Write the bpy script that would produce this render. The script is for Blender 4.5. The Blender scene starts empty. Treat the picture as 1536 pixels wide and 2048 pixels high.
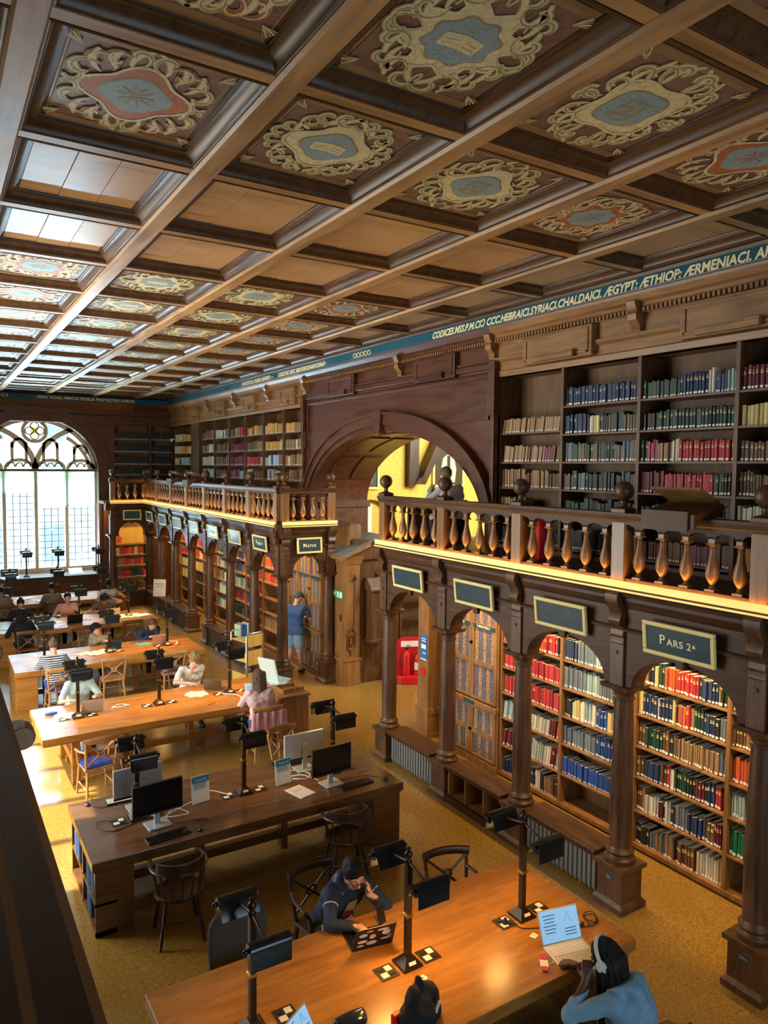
import bpy, bmesh, math, random
import numpy as np
from mathutils import Vector, Matrix
from math import sin, cos, pi, radians as rad
SC = bpy.context.scene
COL = SC.collection
# ------------------------------------------------------------------ camera
cam = bpy.data.cameras.new('camera'); cam_o = bpy.data.objects.new('camera', cam); COL.objects.link(cam_o)
F_PX = 1461.04
cam.sensor_fit = 'HORIZONTAL'; cam.sensor_width = 36; cam.lens = F_PX * 36 / 1536
cam.clip_start = .02; cam.clip_end = 300
def cam_axes(yaw, pitch, roll):
    cy, sy, cp, sp = cos(yaw), sin(yaw), cos(pitch), sin(pitch)
    f = Vector((sy*cp, cy*cp, -sp)); r = Vector((cy, -sy, 0)); d = f.cross(r)
    c, s = cos(roll), sin(roll)
    return c*r + s*d, -s*r + c*d, f
CR, CD, CF = cam_axes(rad(31.8596), rad(3.5052), rad(-.46998))
CAM = Vector((0, 0, 4.5))
cam_o.matrix_world = Matrix(((CR.x, -CD.x, -CF.x, CAM.x), (CR.y, -CD.y, -CF.y, CAM.y), (CR.z, -CD.z, -CF.z, CAM.z), (0, 0, 0, 1)))
SC.camera = cam_o
# ------------------------------------------------------------------ world, daylight, exposure
SC.view_settings.view_transform = 'Standard'; SC.view_settings.look = 'None'
SC.view_settings.gamma = 1; SC.view_settings.use_curve_mapping = False
SC.view_settings.exposure = 0.0
W = bpy.data.worlds.new('daylight'); SC.world = W; W.use_nodes = True
bg = W.node_tree.nodes['Background']; bg.inputs[0].default_value = (.62, .84, 1, 1); bg.inputs[1].default_value = 3.2
def area(name, loc, rot, sx, sy, power, col):
    l = bpy.data.lights.new(name, 'AREA'); l.shape = 'RECTANGLE'; l.size = sx; l.size_y = sy; l.energy = power; l.color = col
    o = bpy.data.objects.new(name, l); COL.objects.link(o); o.location = loc; o.rotation_euler = rot
    return o
# daylight outside the great side window (behind the camera's left shoulder), the near end window and the far window
area('daylight_side_window', (-2.1, 11.3, 3.6), (0, rad(-90), 0), 5.2, 6.2, 950, (1, .91, .74))
area('daylight_near_window', (2.84, -2.95, 3.2), (rad(72), 0, 0), 3.4, 3.6, 32, (.80, .91, 1))
area('daylight_far_sky', (2.84, 28.2, 8.3), (rad(-52), 0, 0), 5, 4, 17000, (.50, .82, 1))
area('daylight_far_court', (2.84, 27.6, -.4), (rad(-128), 0, 0), 5, 3, 11000, (.60, .86, 1))
sun = bpy.data.lights.new('sun', 'SUN'); sun.energy = 14; sun.angle = rad(1); sun.color = (1, .93, .8)
sun_o = bpy.data.objects.new('sun', sun); COL.objects.link(sun_o)
sun_o.rotation_euler = Vector((1.0, -.12, -1.75)).to_track_quat('-Z', 'Y').to_euler()

# ------------------------------------------------------------------ materials
def s2l(c): return tuple(((v/12.92) if v <= .04045 else ((v+.055)/1.055)**2.4) for v in c)
def new_mat(name):
    m = bpy.data.materials.new(name); m.use_nodes = True
    return m, m.node_tree.nodes, m.node_tree.links, m.node_tree.nodes['Principled BSDF']
def plain(name, col, rough=.5, metal=0, emit=None, es=1, spec=.5, trans=0):
    m, n, l, b = new_mat(name)
    b.inputs['Base Color'].default_value = (*col, 1); b.inputs['Roughness'].default_value = rough; b.inputs['Metallic'].default_value = metal
    b.inputs['Specular IOR Level'].default_value = spec
    if emit: b.inputs['Emission Color'].default_value = (*emit, 1); b.inputs['Emission Strength'].default_value = es
    if trans: b.inputs['Transmission Weight'].default_value = trans
    return m
def wood(name, c1, c2, stretch=(1, 1, 1), scale=6, rough=.4, bump=.15, spec=.5, rr=.12, figure=.35):
    m, n, l, b = new_mat(name)
    tc = n.new('ShaderNodeTexCoord'); mp = n.new('ShaderNodeMapping'); mp.inputs['Scale'].default_value = stretch
    l.new(tc.outputs['Object'], mp.inputs[0])
    nz = n.new('ShaderNodeTexNoise'); nz.inputs['Scale'].default_value = scale; nz.inputs['Detail'].default_value = 7; nz.inputs['Roughness'].default_value = .62; nz.inputs['Distortion'].default_value = .6
    l.new(mp.outputs[0], nz.inputs[0])
    big = n.new('ShaderNodeTexNoise'); big.inputs['Scale'].default_value = 1.3; big.inputs['Detail'].default_value = 3
    l.new(tc.outputs['Object'], big.inputs[0])
    mx = n.new('ShaderNodeMath'); mx.operation = 'MULTIPLY_ADD'; l.new(big.outputs[0], mx.inputs[0]); mx.inputs[1].default_value = figure; l.new(nz.outputs[0], mx.inputs[2])
    r = n.new('ShaderNodeValToRGB'); l.new(mx.outputs[0], r.inputs[0])
    r.color_ramp.elements[0].position = .42; r.color_ramp.elements[0].color = (*c1, 1)
    r.color_ramp.elements[1].position = .92; r.color_ramp.elements[1].color = (*c2, 1)
    l.new(r.outputs[0], b.inputs['Base Color'])
    ro = n.new('ShaderNodeMapRange'); l.new(nz.outputs[0], ro.inputs[0]); ro.inputs[3].default_value = rough-rr; ro.inputs[4].default_value = rough+rr
    l.new(ro.outputs[0], b.inputs['Roughness']); b.inputs['Specular IOR Level'].default_value = spec
    if bump:
        bp = n.new('ShaderNodeBump'); bp.inputs['Strength'].default_value = bump; bp.inputs['Distance'].default_value = .01
        l.new(nz.outputs[0], bp.inputs['Height']); l.new(bp.outputs[0], b.inputs['Normal'])
    return m
def speckle(name, c1, c2, c3, scale=60, rough=.3, bump=.05):
    m, n, l, b = new_mat(name)
    tc = n.new('ShaderNodeTexCoord')
    a = n.new('ShaderNodeTexNoise'); a.inputs['Scale'].default_value = scale; a.inputs['Detail'].default_value = 4; a.inputs['Distortion'].default_value = 1.2
    g = n.new('ShaderNodeTexNoise'); g.inputs['Scale'].default_value = .9; g.inputs['Detail'].default_value = 4
    l.new(tc.outputs['Object'], a.inputs[0]); l.new(tc.outputs['Object'], g.inputs[0])
    r = n.new('ShaderNodeValToRGB'); l.new(a.outputs[0], r.inputs[0]); r.color_ramp.elements[0].position = .33; r.color_ramp.elements[1].position = .68
    r.color_ramp.elements[0].color = (*c1, 1); r.color_ramp.elements[1].color = (*c2, 1)
    mx = n.new('ShaderNodeMix'); mx.data_type = 'RGBA'; mp = n.new('ShaderNodeMapRange'); l.new(g.outputs[0], mp.inputs[0]); mp.inputs[1].default_value = .4; mp.inputs[2].default_value = .75; mp.inputs[4].default_value = .6
    l.new(mp.outputs[0], mx.inputs[0]); l.new(r.outputs[0], mx.inputs[6]); mx.inputs[7].default_value = (*c3, 1)
    l.new(mx.outputs[2], b.inputs['Base Color']); b.inputs['Roughness'].default_value = rough
    if bump:
        bp = n.new('ShaderNodeBump'); bp.inputs['Strength'].default_value = bump; bp.inputs['Distance'].default_value = .004
        l.new(a.outputs[0], bp.inputs['Height']); l.new(bp.outputs[0], b.inputs['Normal'])
    return m
def objcol(name, rough=.55, attr=False):
    m, n, l, b = new_mat(name)
    if attr:
        o = n.new('ShaderNodeVertexColor'); o.layer_name = 'tint'; out = o.outputs[0]
    else:
        o = n.new('ShaderNodeObjectInfo'); out = o.outputs['Color']
    tc = n.new('ShaderNodeTexCoord'); nz = n.new('ShaderNodeTexNoise'); nz.inputs['Scale'].default_value = 40; l.new(tc.outputs['Object'], nz.inputs[0])
    mp = n.new('ShaderNodeMapRange'); l.new(nz.outputs[0], mp.inputs[0]); mp.inputs[3].default_value = .75; mp.inputs[4].default_value = 1.2
    mx = n.new('ShaderNodeMix'); mx.data_type = 'RGBA'; mx.blend_type = 'MULTIPLY'; mx.inputs[0].default_value = 1
    l.new(out, mx.inputs[6]); l.new(mp.outputs[0], mx.inputs[7]); l.new(mx.outputs[2], b.inputs['Base Color'])
    b.inputs['Roughness'].default_value = rough
    return m
def pane_mat(name, tint=(.93, .97, 1), refl=.08, cloudy=0):
    m = bpy.data.materials.new(name); m.use_nodes = True; n = m.node_tree.nodes; l = m.node_tree.links; n.clear()
    o = n.new('ShaderNodeOutputMaterial'); t = n.new('ShaderNodeBsdfTransparent'); t.inputs[0].default_value = (*tint, 1)
    g = n.new('ShaderNodeBsdfGlossy'); g.inputs['Roughness'].default_value = .05; mx = n.new('ShaderNodeMixShader'); mx.inputs[0].default_value = refl
    l.new(t.outputs[0], mx.inputs[1]); l.new(g.outputs[0], mx.inputs[2])
    out = mx
    if cloudy:
        tl = n.new('ShaderNodeBsdfTranslucent'); tl.inputs[0].default_value = (*tint, 1); m2 = n.new('ShaderNodeMixShader'); m2.inputs[0].default_value = cloudy
        l.new(mx.outputs[0], m2.inputs[1]); l.new(tl.outputs[0], m2.inputs[2]); out = m2
    l.new(out.outputs[0], o.inputs[0])
    return m
V = (1, 1, .12); U = (.12, 1, 1); H_ = (1, .12, 1)
M = dict(
 oak_v=wood('dark_oak_upright', (.024, .0095, .0035), (.150, .066, .025), V, 16, .42, .25),
 oak_u=wood('dark_oak_boards', (.018, .0072, .0028), (.110, .045, .016), U, 14, .46, .25, .3),
 oak_y=wood('dark_oak_long', (.018, .0072, .0028), (.110, .045, .016), H_, 14, .46, .25, .3),
 maho=wood('red_brown_oak_panelling', (.036, .010, .0045), (.130, .041, .016), H_, 9, .40, .15),
 entab=wood('golden_brown_oak', (.115, .050, .015), (.37, .185, .060), H_, 12, .42, .2),
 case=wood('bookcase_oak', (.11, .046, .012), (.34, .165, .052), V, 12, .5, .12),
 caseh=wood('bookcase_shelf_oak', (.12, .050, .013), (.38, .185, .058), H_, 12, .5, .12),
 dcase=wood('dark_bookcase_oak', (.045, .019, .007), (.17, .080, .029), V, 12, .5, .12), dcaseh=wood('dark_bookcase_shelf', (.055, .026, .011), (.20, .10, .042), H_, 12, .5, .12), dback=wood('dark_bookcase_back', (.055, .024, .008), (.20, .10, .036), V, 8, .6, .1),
 caseback=wood('bookcase_back', (.10, .05, .022), (.26, .14, .065), V, 8, .6, .1),
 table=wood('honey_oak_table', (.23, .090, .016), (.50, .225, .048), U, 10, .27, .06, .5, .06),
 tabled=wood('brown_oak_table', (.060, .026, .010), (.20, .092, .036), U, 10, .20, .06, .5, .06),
 chairl=wood('light_beech', (.34, .17, .06), (.58, .32, .13), V, 10, .4, .05),
 chaird=wood('dark_stained_beech', (.018, .009, .006), (.06, .028, .015), V, 10, .35, .05),
 chairm=wood('brown_stained_beech', (.10, .045, .02), (.24, .115, .05), V, 10, .38, .05),
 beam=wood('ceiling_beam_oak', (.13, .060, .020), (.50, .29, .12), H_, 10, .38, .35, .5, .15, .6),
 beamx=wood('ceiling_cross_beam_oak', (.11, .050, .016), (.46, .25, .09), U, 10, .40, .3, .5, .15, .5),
 cove=wood('ceiling_cove_oak', (.030, .0125, .0045), (.135, .062, .023), H_, 9, .40, .2),  # darkened so coves and cross-beam sides carry their shade in the colour
 panel=wood('ceiling_panel_oak', (.19, .092, .034), (.50, .29, .125), U, 7, .33, .15, .5, .12, .7),
 pstrip=wood('ceiling_panel_strip', (.16, .085, .035), (.40, .25, .12), U, 9, .4, .15),
 pfield=speckle('painted_brown_field', (.13, .062, .042), (.22, .12, .085), (.28, .17, .12), 25, .45, .1),
 pcream=speckle('painted_cream', (.60, .52, .26), (.85, .77, .46), (.52, .45, .22), 30, .5, 0),
 polive=speckle('painted_olive', (.27, .24, .10), (.44, .39, .19), (.2, .17, .08), 30, .5, 0),
 pblue=speckle('painted_grey_blue', (.20, .30, .32), (.33, .45, .47), (.17, .25, .26), 22, .5, 0),
 pred=speckle('painted_red_ochre', (.38, .10, .04), (.52, .18, .08), (.28, .08, .04), 30, .5, 0),
 floor=speckle('cork_floor', (.19, .098, .016), (.40, .235, .052), (.25, .145, .036), 45, .20, .05),
 blue=speckle('frieze_blue', (.008, .085, .135), (.014, .12, .18), (.010, .10, .155), 8, .45, 0),
 gold=plain('gilt_letter', (.95, .86, .52), .5), goldf=plain('gilt_frame', (.85, .70, .28), .45),
 slate=speckle('sign_slate_blue', (.016, .045, .060), (.030, .075, .098), (.022, .058, .075), 12, .3, 0),
 black=plain('black_enamel', (.014, .015, .016), .16), blackm=plain('black_matt', (.013, .013, .014), .6),
 bronze=plain('dark_bronze', (.045, .032, .022), .3, .7), brass=plain('brass', (.6, .42, .14), .3, 1),
 steel=plain('brushed_steel', (.55, .57, .6), .3, 1), iron=plain('radiator_grey', (.20, .22, .23), .45, .3),
 white=plain('white_plastic', (.78, .78, .76), .4), paper=plain('paper', (.80, .80, .78), .7), grey=plain('grey_plastic', (.30, .32, .34), .45),
 silver=plain('silver_plastic', (.46, .50, .55), .35, .4), screen=plain('dark_screen', (.008, .009, .011), .12),
 lead=plain('lead_came', (.06, .07, .09), .5, .3), stone=speckle('window_stone', (.72, .66, .52), (.85, .79, .65), (.75, .69, .55), 14, .8, .1),
 blind=pane_mat('cream_blind', (.42, .40, .32), 0, .75), glass=pane_mat('window_glass'), tglass=pane_mat('tinted_glass', (.85, .62, .12), .05),
 yellow=speckle('yellow_brick_wall', (.60, .42, .07), (.72, .53, .11), (.55, .38, .06), 9, .8, .2),
 page=plain('page_edges', (.62, .55, .38), .8), label=plain('label_white', (.80, .79, .74), .6),
 book=objcol('book_cloth'), bookv=objcol('book_cloth_many', attr=True),
 roof=speckle('lead_roof', (.13, .15, .17), (.20, .22, .24), (.16, .18, .20), 5, .5, 0),
 red=plain('red_plastic', (.62, .012, .02), .35), green=plain('exit_green', (.0, .42, .24), .5), bluep=plain('notice_blue', (.01, .13, .50), .5),
 cush=plain('blue_cushion', (.018, .05, .28), .85), led=plain('warm_strip_and_edge_glow', (.9, .7, .3), .5, 0, (1, .56, .10), .85),
 grey_fab=speckle('charcoal_upholstery', (.03, .033, .036), (.05, .054, .058), (.04, .043, .047), 120, .9, .1),
 ply=wood('birch_ply', (.55, .33, .06), (.74, .48, .12), V, 5, .45, .03),
)
# ------------------------------------------------------------------ mesh helpers
class MB:
    def __init__(s): s.v = []; s.f = []; s.m = []
    def add(s, vs, fs, m=0):
        b = len(s.v); s.v += [tuple(p) for p in vs]; s.f += [tuple(i+b for i in f) for f in fs]; s.m += [m]*len(fs); return s
    def box(s, x0, x1, y0, y1, z0, z1, m=0):
        return s.add([(x0, y0, z0), (x1, y0, z0), (x1, y1, z0), (x0, y1, z0), (x0, y0, z1), (x1, y0, z1), (x1, y1, z1), (x0, y1, z1)],
                     [(0, 3, 2, 1), (4, 5, 6, 7), (0, 1, 5, 4), (1, 2, 6, 5), (2, 3, 7, 6), (3, 0, 4, 7)], m)
    def obox(s, c, half, R=None, m=0):
        t = MB().box(-half[0], half[0], -half[1], half[1], -half[2], half[2]); R = R or Matrix.Identity(3)
        return s.add([Vector(c) + R @ Vector(p) for p in t.v], t.f, m)
    def frust(s, c, z0, z1, a0, a1, b0=None, b1=None, m=0):
        b0 = a0 if b0 is None else b0; b1 = a1 if b1 is None else b1; x, y = c
        return s.add([(x-a0, y-b0, z0), (x+a0, y-b0, z0), (x+a0, y+b0, z0), (x-a0, y+b0, z0), (x-a1, y-b1, z1), (x+a1, y-b1, z1), (x+a1, y+b1, z1), (x-a1, y+b1, z1)],
                     [(0, 3, 2, 1), (4, 5, 6, 7), (0, 1, 5, 4), (1, 2, 6, 5), (2, 3, 7, 6), (3, 0, 4, 7)], m)
    def lathe(s, prof, c=(0, 0, 0), seg=16, axis='z', m=0, R=None):
        vs = []; n = len(prof)
        for r, z in prof:
            for k in range(seg):
                a = 2*pi*k/seg; p = (r*cos(a), r*sin(a), z)
                if axis == 'x': p = (p[2], p[0], p[1])
                elif axis == 'y': p = (p[0], p[2], p[1])
                if R: p = R @ Vector(p)
                vs.append((c[0]+p[0], c[1]+p[1], c[2]+p[2]))
        fs = [(i*seg+k, i*seg+(k+1) % seg, (i+1)*seg+(k+1) % seg, (i+1)*seg+k) for i in range(n-1) for k in range(seg)]
        fs += [tuple(range(seg)), tuple(range((n-1)*seg, n*seg))]
        return s.add(vs, fs, m)
    def tube(s, pts, r, seg=8, m=0, closed=False, flat=1.0):
        pts = [Vector(p) for p in pts]; n = len(pts); rs = r if isinstance(r, (list, tuple)) else [r]*n
        vs = []; up = None
        for i, p in enumerate(pts):
            a = pts[(i-1) % n] if (i or closed) else p; b = pts[(i+1) % n] if (i < n-1 or closed) else p
            t = (b-a).normalized()
            if up is None: up = t.orthogonal().normalized() if abs(t.z) > .9 else Vector((0, 0, 1))
            x = t.cross(up)
            if x.length < 1e-5: x = t.orthogonal()
            x.normalize(); up = x.cross(t).normalized()
            for k in range(seg):
                q = 2*pi*k/seg; vs.append(p + rs[i]*(cos(q)*x + flat*sin(q)*up))
        fs = [(i*seg+k, i*seg+(k+1) % seg, ((i+1) % n)*seg+(k+1) % seg, ((i+1) % n)*seg+k) for i in range(n if closed else n-1) for k in range(seg)]
        if not closed: fs += [tuple(range(seg)), tuple(range((n-1)*seg, n*seg))]
        return s.add(vs, fs, m)
    def prism(s, poly, axis, lo, hi, m=0):
        def P(a, b, t): return (t, a, b) if axis == 'x' else (a, t, b) if axis == 'y' else (a, b, t)
        n = len(poly); vs = [P(a, b, lo) for a, b in poly] + [P(a, b, hi) for a, b in poly]
        return s.add(vs, [tuple(range(n)), tuple(range(n, 2*n))] + [(i, (i+1) % n, n+(i+1) % n, n+i) for i in range(n)], m)
    def ball(s, c, r, seg=16, m=0, sz=1.0):
        n = seg//2
        return s.lathe([(max(r*sin(pi*i/n), 1e-4), -r*sz*cos(pi*i/n)) for i in range(n+1)], c, seg, 'z', m)
    def ring(s, path, prof, m=0):
        # rectangular ring: path = (x0,x1,y0,y1), prof = [(inset,z)]
        vs = []
        for d, z in prof: x0, x1, y0, y1 = path; vs += [(x0+d, y0+d, z), (x1-d, y0+d, z), (x1-d, y1-d, z), (x0+d, y1-d, z)]
        return s.add(vs, [(i*4+k, i*4+(k+1) % 4, (i+1)*4+(k+1) % 4, (i+1)*4+k) for i in range(len(prof)-1) for k in range(4)], m)
    def rot(s, R, t=(0, 0, 0)):
        s.v = [tuple(R @ Vector(p) + Vector(t)) for p in s.v]; return s
    def mesh(s, name, mats, smooth=0, fix=True):
        me = bpy.data.meshes.new(name); me.from_pydata(s.v, [], s.f)
        mats = mats if isinstance(mats, (list, tuple)) else [mats]
        for q in mats: me.materials.append(M[q] if isinstance(q, str) else q)
        if len(mats) > 1: me.polygons.foreach_set('material_index', s.m)
        if fix and len(s.f) < 60000:
            bm = bmesh.new(); bm.from_mesh(me); bmesh.ops.recalc_face_normals(bm, faces=bm.faces); bm.to_mesh(me); bm.free()
        if smooth:
            me.polygons.foreach_set('use_smooth', [True]*len(me.polygons)); me.set_sharp_from_angle(angle=rad(smooth))
        me.update(); return me
def link(name, data, parent=None, loc=(0, 0, 0), rot=(0, 0, 0)):
    o = bpy.data.objects.new(name, data); COL.objects.link(o); o.location = loc; o.rotation_euler = rot
    if parent: o.parent = parent
    return o
def part(name, mb, mat, parent, smooth=0, label=None, bevel=0, loc=(0, 0, 0), rot=(0, 0, 0)):
    me = mb.mesh(name, mat, smooth) if isinstance(mb, MB) else mb
    o = link(name, me, parent, loc, rot)
    if bevel:
        b = o.modifiers.new('edge', 'BEVEL'); b.width = bevel; b.segments = 2; b.limit_method = 'ANGLE'; b.angle_limit = rad(40)
    if label: o['label'] = label
    return o
def tag(o, label, cat, group=None, kind=None):
    o['label'] = label; o['category'] = cat
    if group: o['group'] = group
    if kind: o['kind'] = kind
    return o
def thing(name, label, cat, loc=(0, 0, 0), rz=0, group=None):
    return tag(link(name, None, None, loc, (0, 0, rz)), label, cat, group)
def solo(name, mb, mat, label, cat, group=None, smooth=0, bevel=0, loc=(0, 0, 0), rot=(0, 0, 0)):
    return tag(part(name, mb, mat, None, smooth, None, bevel, loc, rot), label, cat, group)
def struct(name, mb, mat, label, parent=None, smooth=0, cat=None):
    o = part(name, mb, mat, parent, smooth)
    o['label'] = label; o['kind'] = 'structure'
    if cat: o['category'] = cat
    return o
def clone(root, loc=None, rz=None, label=None, parent=None):
    c = root.copy(); COL.objects.link(c); c.parent = parent
    if loc is not None: c.location = loc
    if rz is not None: c.rotation_euler = (0, 0, rz)
    if label: c['label'] = label
    for ch in list(root.children): clone(ch, parent=c)
    return c
def text_mesh(body, size, mat, extrude=.002, spacing=1.0, xscale=1.0, align='CENTER', bold=.0):
    cu = bpy.data.curves.new('lettering', 'FONT'); cu.body = body; cu.size = size; cu.extrude = extrude; cu.space_character = spacing
    cu.align_x = align; cu.align_y = 'CENTER'; cu.offset = bold; cu.resolution_u = 3
    o = bpy.data.objects.new('lettering', cu); COL.objects.link(o)
    dg = bpy.context.evaluated_depsgraph_get(); me = bpy.data.meshes.new_from_object(o.evaluated_get(dg))
    bpy.data.objects.remove(o); bpy.data.curves.remove(cu)
    me.materials.clear(); me.materials.append(M[mat])
    if xscale != 1: me.transform(Matrix.Diagonal((xscale, 1, 1, 1)))
    return me
def arc(cx, cz, a, b, t0, t1, n): return [(cx + a*cos(rad(t0+(t1-t0)*i/n)), cz + b*sin(rad(t0+(t1-t0)*i/n))) for i in range(n+1)]
LEFT = Matrix.Rotation(rad(-90), 3, 'Z')   # local front (-y) turned to face the room from the right wall

# ------------------------------------------------------------------ the setting: floor, walls
XW, YW, YS = 7.0, 25.0, -2.4
fl = MB().box(-2.2, 7.5, YS-.6, 26.2, -.1, 0).box(7.5, 15, 8.5, 15.2, -.1, 0)
struct('floor', fl, 'floor', 'polished speckled cork floor of the reading room', cat='floor')
# right wall: masonry behind the bookcases, split around the passage and the great arch
wr = MB().box(7.42, 7.7, YS, 9.75, 0, 3.3).box(7.42, 7.7, 13.3, 25.4, 0, 3.3).box(7.42, 7.7, YS, 8.12, 3.3, 7.1).box(7.42, 7.7, 14.55, 25.4, 3.3, 7.1)
wall_r = struct('wall_right', wr, 'caseback', 'oak-lined long wall with bookcases, gallery and wide arch', cat='wall')
# great arch panel: plane x 6.93..7.12, y 8.12..14.55, elliptical opening
EC, EZ, EA, EB = 11.25, 3.70, 2.86, 1.44
def arch_face(a, b, y0, y1, z0, z1, n=40):
    e = [(EC+a*cos(t), EZ+b*sin(t)) for t in [pi*i/n for i in range(n+1)]]
    return [(y1, z0), (y1, z1), (y0, z1), (y0, z0), (EC-a, z0)] + e[::-1] + [(EC+a, z0)]
part('arch_panel', MB().prism(arch_face(EA, EB, 8.12, 14.5, 3.35, 6.03), 'x', 6.97, 7.15), 'maho', wall_r)
def band(a0, b0, a1, b1, x0, x1, n=48):
    mb = MB(); vs = []
    for i in range(n+1):
        t = pi*i/n; c, s_ = cos(t), sin(t)
        vs += [(x0, EC+a0*c, EZ+b0*s_), (x0, EC+a1*c, EZ+b1*s_), (x1, EC+a1*c, EZ+b1*s_), (x1, EC+a0*c, EZ+b0*s_)]
    return mb.add(vs, [(i*4+k, i*4+(k+1) % 4, i*4+4+(k+1) % 4, i*4+4+k) for i in range(n) for k in range(4)] + [(0, 1, 2, 3), (n*4, n*4+1, n*4+2, n*4+3)])
ar = part('arch_moulding', band(2.86, 1.44, 2.98, 1.57, 6.90, 7.0), 'maho', wall_r, 40)
part('arch_moulding_outer', band(2.96, 1.55, 3.15, 1.76, 6.86, 7.0), 'maho', wall_r, 40)
part('arch_moulding_lip', band(3.12, 1.73, 3.17, 1.78, 6.82, 7.0), 'maho', wall_r, 40)
part('keystone', MB().prism([(11.13, 5.1), (11.33, 5.1), (11.37, 5.5), (11.09, 5.5)], 'x', 6.80, 6.95), 'maho', wall_r)
# deep barrel soffit with recessed panels
part('arch_soffit', band(2.86, 1.44, 2.97, 1.55, 7.12, 8.32), 'maho', wall_r, 40)
for x0, x1 in ((7.2, 7.65), (7.75, 8.2)):
    for t0 in (20, 48, 76, 104, 132):
        vs = []; n = 6
        for i in range(n+1):
            t = rad(t0+3+22*i/n)
            for r_ in (0, -.03): vs += [(x0, EC+(2.86+r_)*cos(t), EZ+(1.44+r_)*sin(t)), (x1, EC+(2.86+r_)*cos(t), EZ+(1.44+r_)*sin(t))]
        mb = MB().add(vs, [(i*4+2, i*4+3, i*4+7, i*4+6) for i in range(n)] + [(i*4, i*4+2, i*4+6, i*4+4) for i in range(n)] + [(i*4+1, i*4+3, i*4+7, i*4+5) for i in range(n)] + [(0, 1, 3, 2), (n*4, n*4+1, n*4+3, n*4+2)])
        part('soffit_panel', mb, 'maho', wall_r)
part('jamb', MB().box(7.0, 8.32, 14.07, 14.5, 0, 3.72).box(7.1, 8.36, 14.03, 14.12, 3.62, 3.74), 'maho', wall_r)
part('jamb', MB().box(7.0, 8.32, 8.12, 8.42, 3.35, 3.72), 'maho', wall_r)
# raised frame on the arch panel: pilaster strips, ears and head
def frame_r(y0, y1, z0, z1, w, x0, x1): return MB().box(x0, x1, y0, y1, z1-w, z1).box(x0, x1, y0, y0+w, z0, z1-w).box(x0, x1, y1-w, y1, z0, z1-w)
part('panel_frame', frame_r(8.14, 14.48, 4.9, 6.02, .09, 6.90, 6.98), 'maho', wall_r, bevel=.015)
part('panel_frame', frame_r(8.30, 14.32, 5.2, 5.86, .05, 6.92, 6.98), 'maho', wall_r, bevel=.012)
part('pilaster_strip', MB().box(6.88, 7.1, 8.12, 8.2, 3.4, 5.3).box(6.86, 7.1, 8.10, 8.24, 5.25, 6.03), 'maho', wall_r, bevel=.01)
part('pilaster_strip', MB().box(6.88, 7.1, 14.42, 14.5, 3.4, 5.3).box(6.86, 7.1, 14.38, 14.52, 5.25, 6.03), 'maho', wall_r, bevel=.01)
# entablature over bookcases and arch: cornice bands, dentils, raised panels, brackets
def entab(y0, y1, mat):
    part('entablature', MB().box(6.97, 7.42, y0, y1, 5.83, 6.50), mat, wall_r)
    part('cornice', MB().prism([(7.1, 6.28), (6.93, 6.28), (6.93, 6.33), (6.90, 6.35), (6.90, 6.385), (6.86, 6.41), (6.82, 6.47), (6.80, 6.52), (7.1, 6.52)], 'y', y0, y1), mat, wall_r)
    part('architrave', MB().prism([(7.1, 5.80), (6.95, 5.80), (6.94, 5.87), (6.96, 5.89), (6.96, 6.0), (6.92, 6.03), (6.92, 6.07), (7.1, 6.07)], 'y', y0, y1), mat, wall_r)
entab(YS, 8.18, 'entab'); entab(14.45, 25.2, 'entab'); entab(8.18, 14.45, 'maho')
dn = MB()
y = 2.2
while y < 25:
    dn.box(6.895, 6.94, y, y+.032, 6.285, 6.335); y += .058
part('dentils', dn, 'entab', wall_r)['kind'] = 'stuff'
for k, (y0, y1) in enumerate(((1.7, 2.7), (3.9, 5.09), (6.31, 7.53), (9.05, 10.15), (12.2, 13.3), (14.85, 15.65), (17.2, 18.0), (19.4, 20.2), (21.7, 22.5))):
    m_ = 'maho' if 8.2 < y0 < 14.4 else 'entab'
    mb = MB().box(6.87, 6.99, y0, y1, 5.89, 6.27); mb.ring((0, 1, 0, 1), [(0, 0)])
    p_ = part('raised_panel', mb, m_, wall_r, bevel=.012)
    part('panel_moulding', MB().box(6.855, 6.88, y0+.05, y1-.05, 6.20, 6.235).box(6.855, 6.88, y0+.05, y0+.085, 5.93, 6.2).box(6.855, 6.88, y1-.085, y1-.05, 5.93, 6.2).box(6.855, 6.88, y0+.05, y1-.05, 5.93, 5.96), m_, p_, bevel=.006)
    part('stepped_block', MB().box(6.80, 6.88, y0+.25, y1-.22, 5.90, 5.965).box(6.80, 6.88, y0+.25, y0+.40, 5.965, 5.99), m_, p_, bevel=.006)
for yb in (3.25, 5.69, 8.22, 10.65, 14.4, 16.45, 18.7, 20.9, 23.2):
    pr_ = [(6.97, 6.05), (6.93, 6.05), (6.90, 6.09), (6.91, 6.13), (6.88, 6.16), (6.84, 6.20), (6.83, 6.26), (6.85, 6.30), (6.82, 6.34), (6.80, 6.40), (6.97, 6.40)]
    part('bracket', MB().prism(pr_, 'y', yb-.06, yb+.06), 'entab', wall_r, 30)
part('blue_frieze', MB().prism([(7.1, 6.50), (6.80, 6.50), (6.84, 6.66), (7.1, 6.66)], 'y', YS, 25.05), 'blue', wall_r, label='blue painted frieze with gold Latin capitals')
def frieze_text(body, yl, yr, size=.15):
    me = text_mesh(body, size, 'gold', .003, 1.0, 1.0, 'CENTER', .004)
    w = max(v.co.x for v in me.vertices) - min(v.co.x for v in me.vertices); me.transform(Matrix.Diagonal(((yl-yr)/w, 1, 1, 1)))
    o = part('frieze_lettering', me, None, wall_r); ang = math.atan2(.04, .16)
    o.matrix_local = Matrix.Translation((6.815, (yl+yr)/2, 6.575)) @ Matrix(((0, ang, -1, 0), (-1, 0, 0, 0), (0, 1, ang, 0), (0, 0, 0, 1)))
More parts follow.
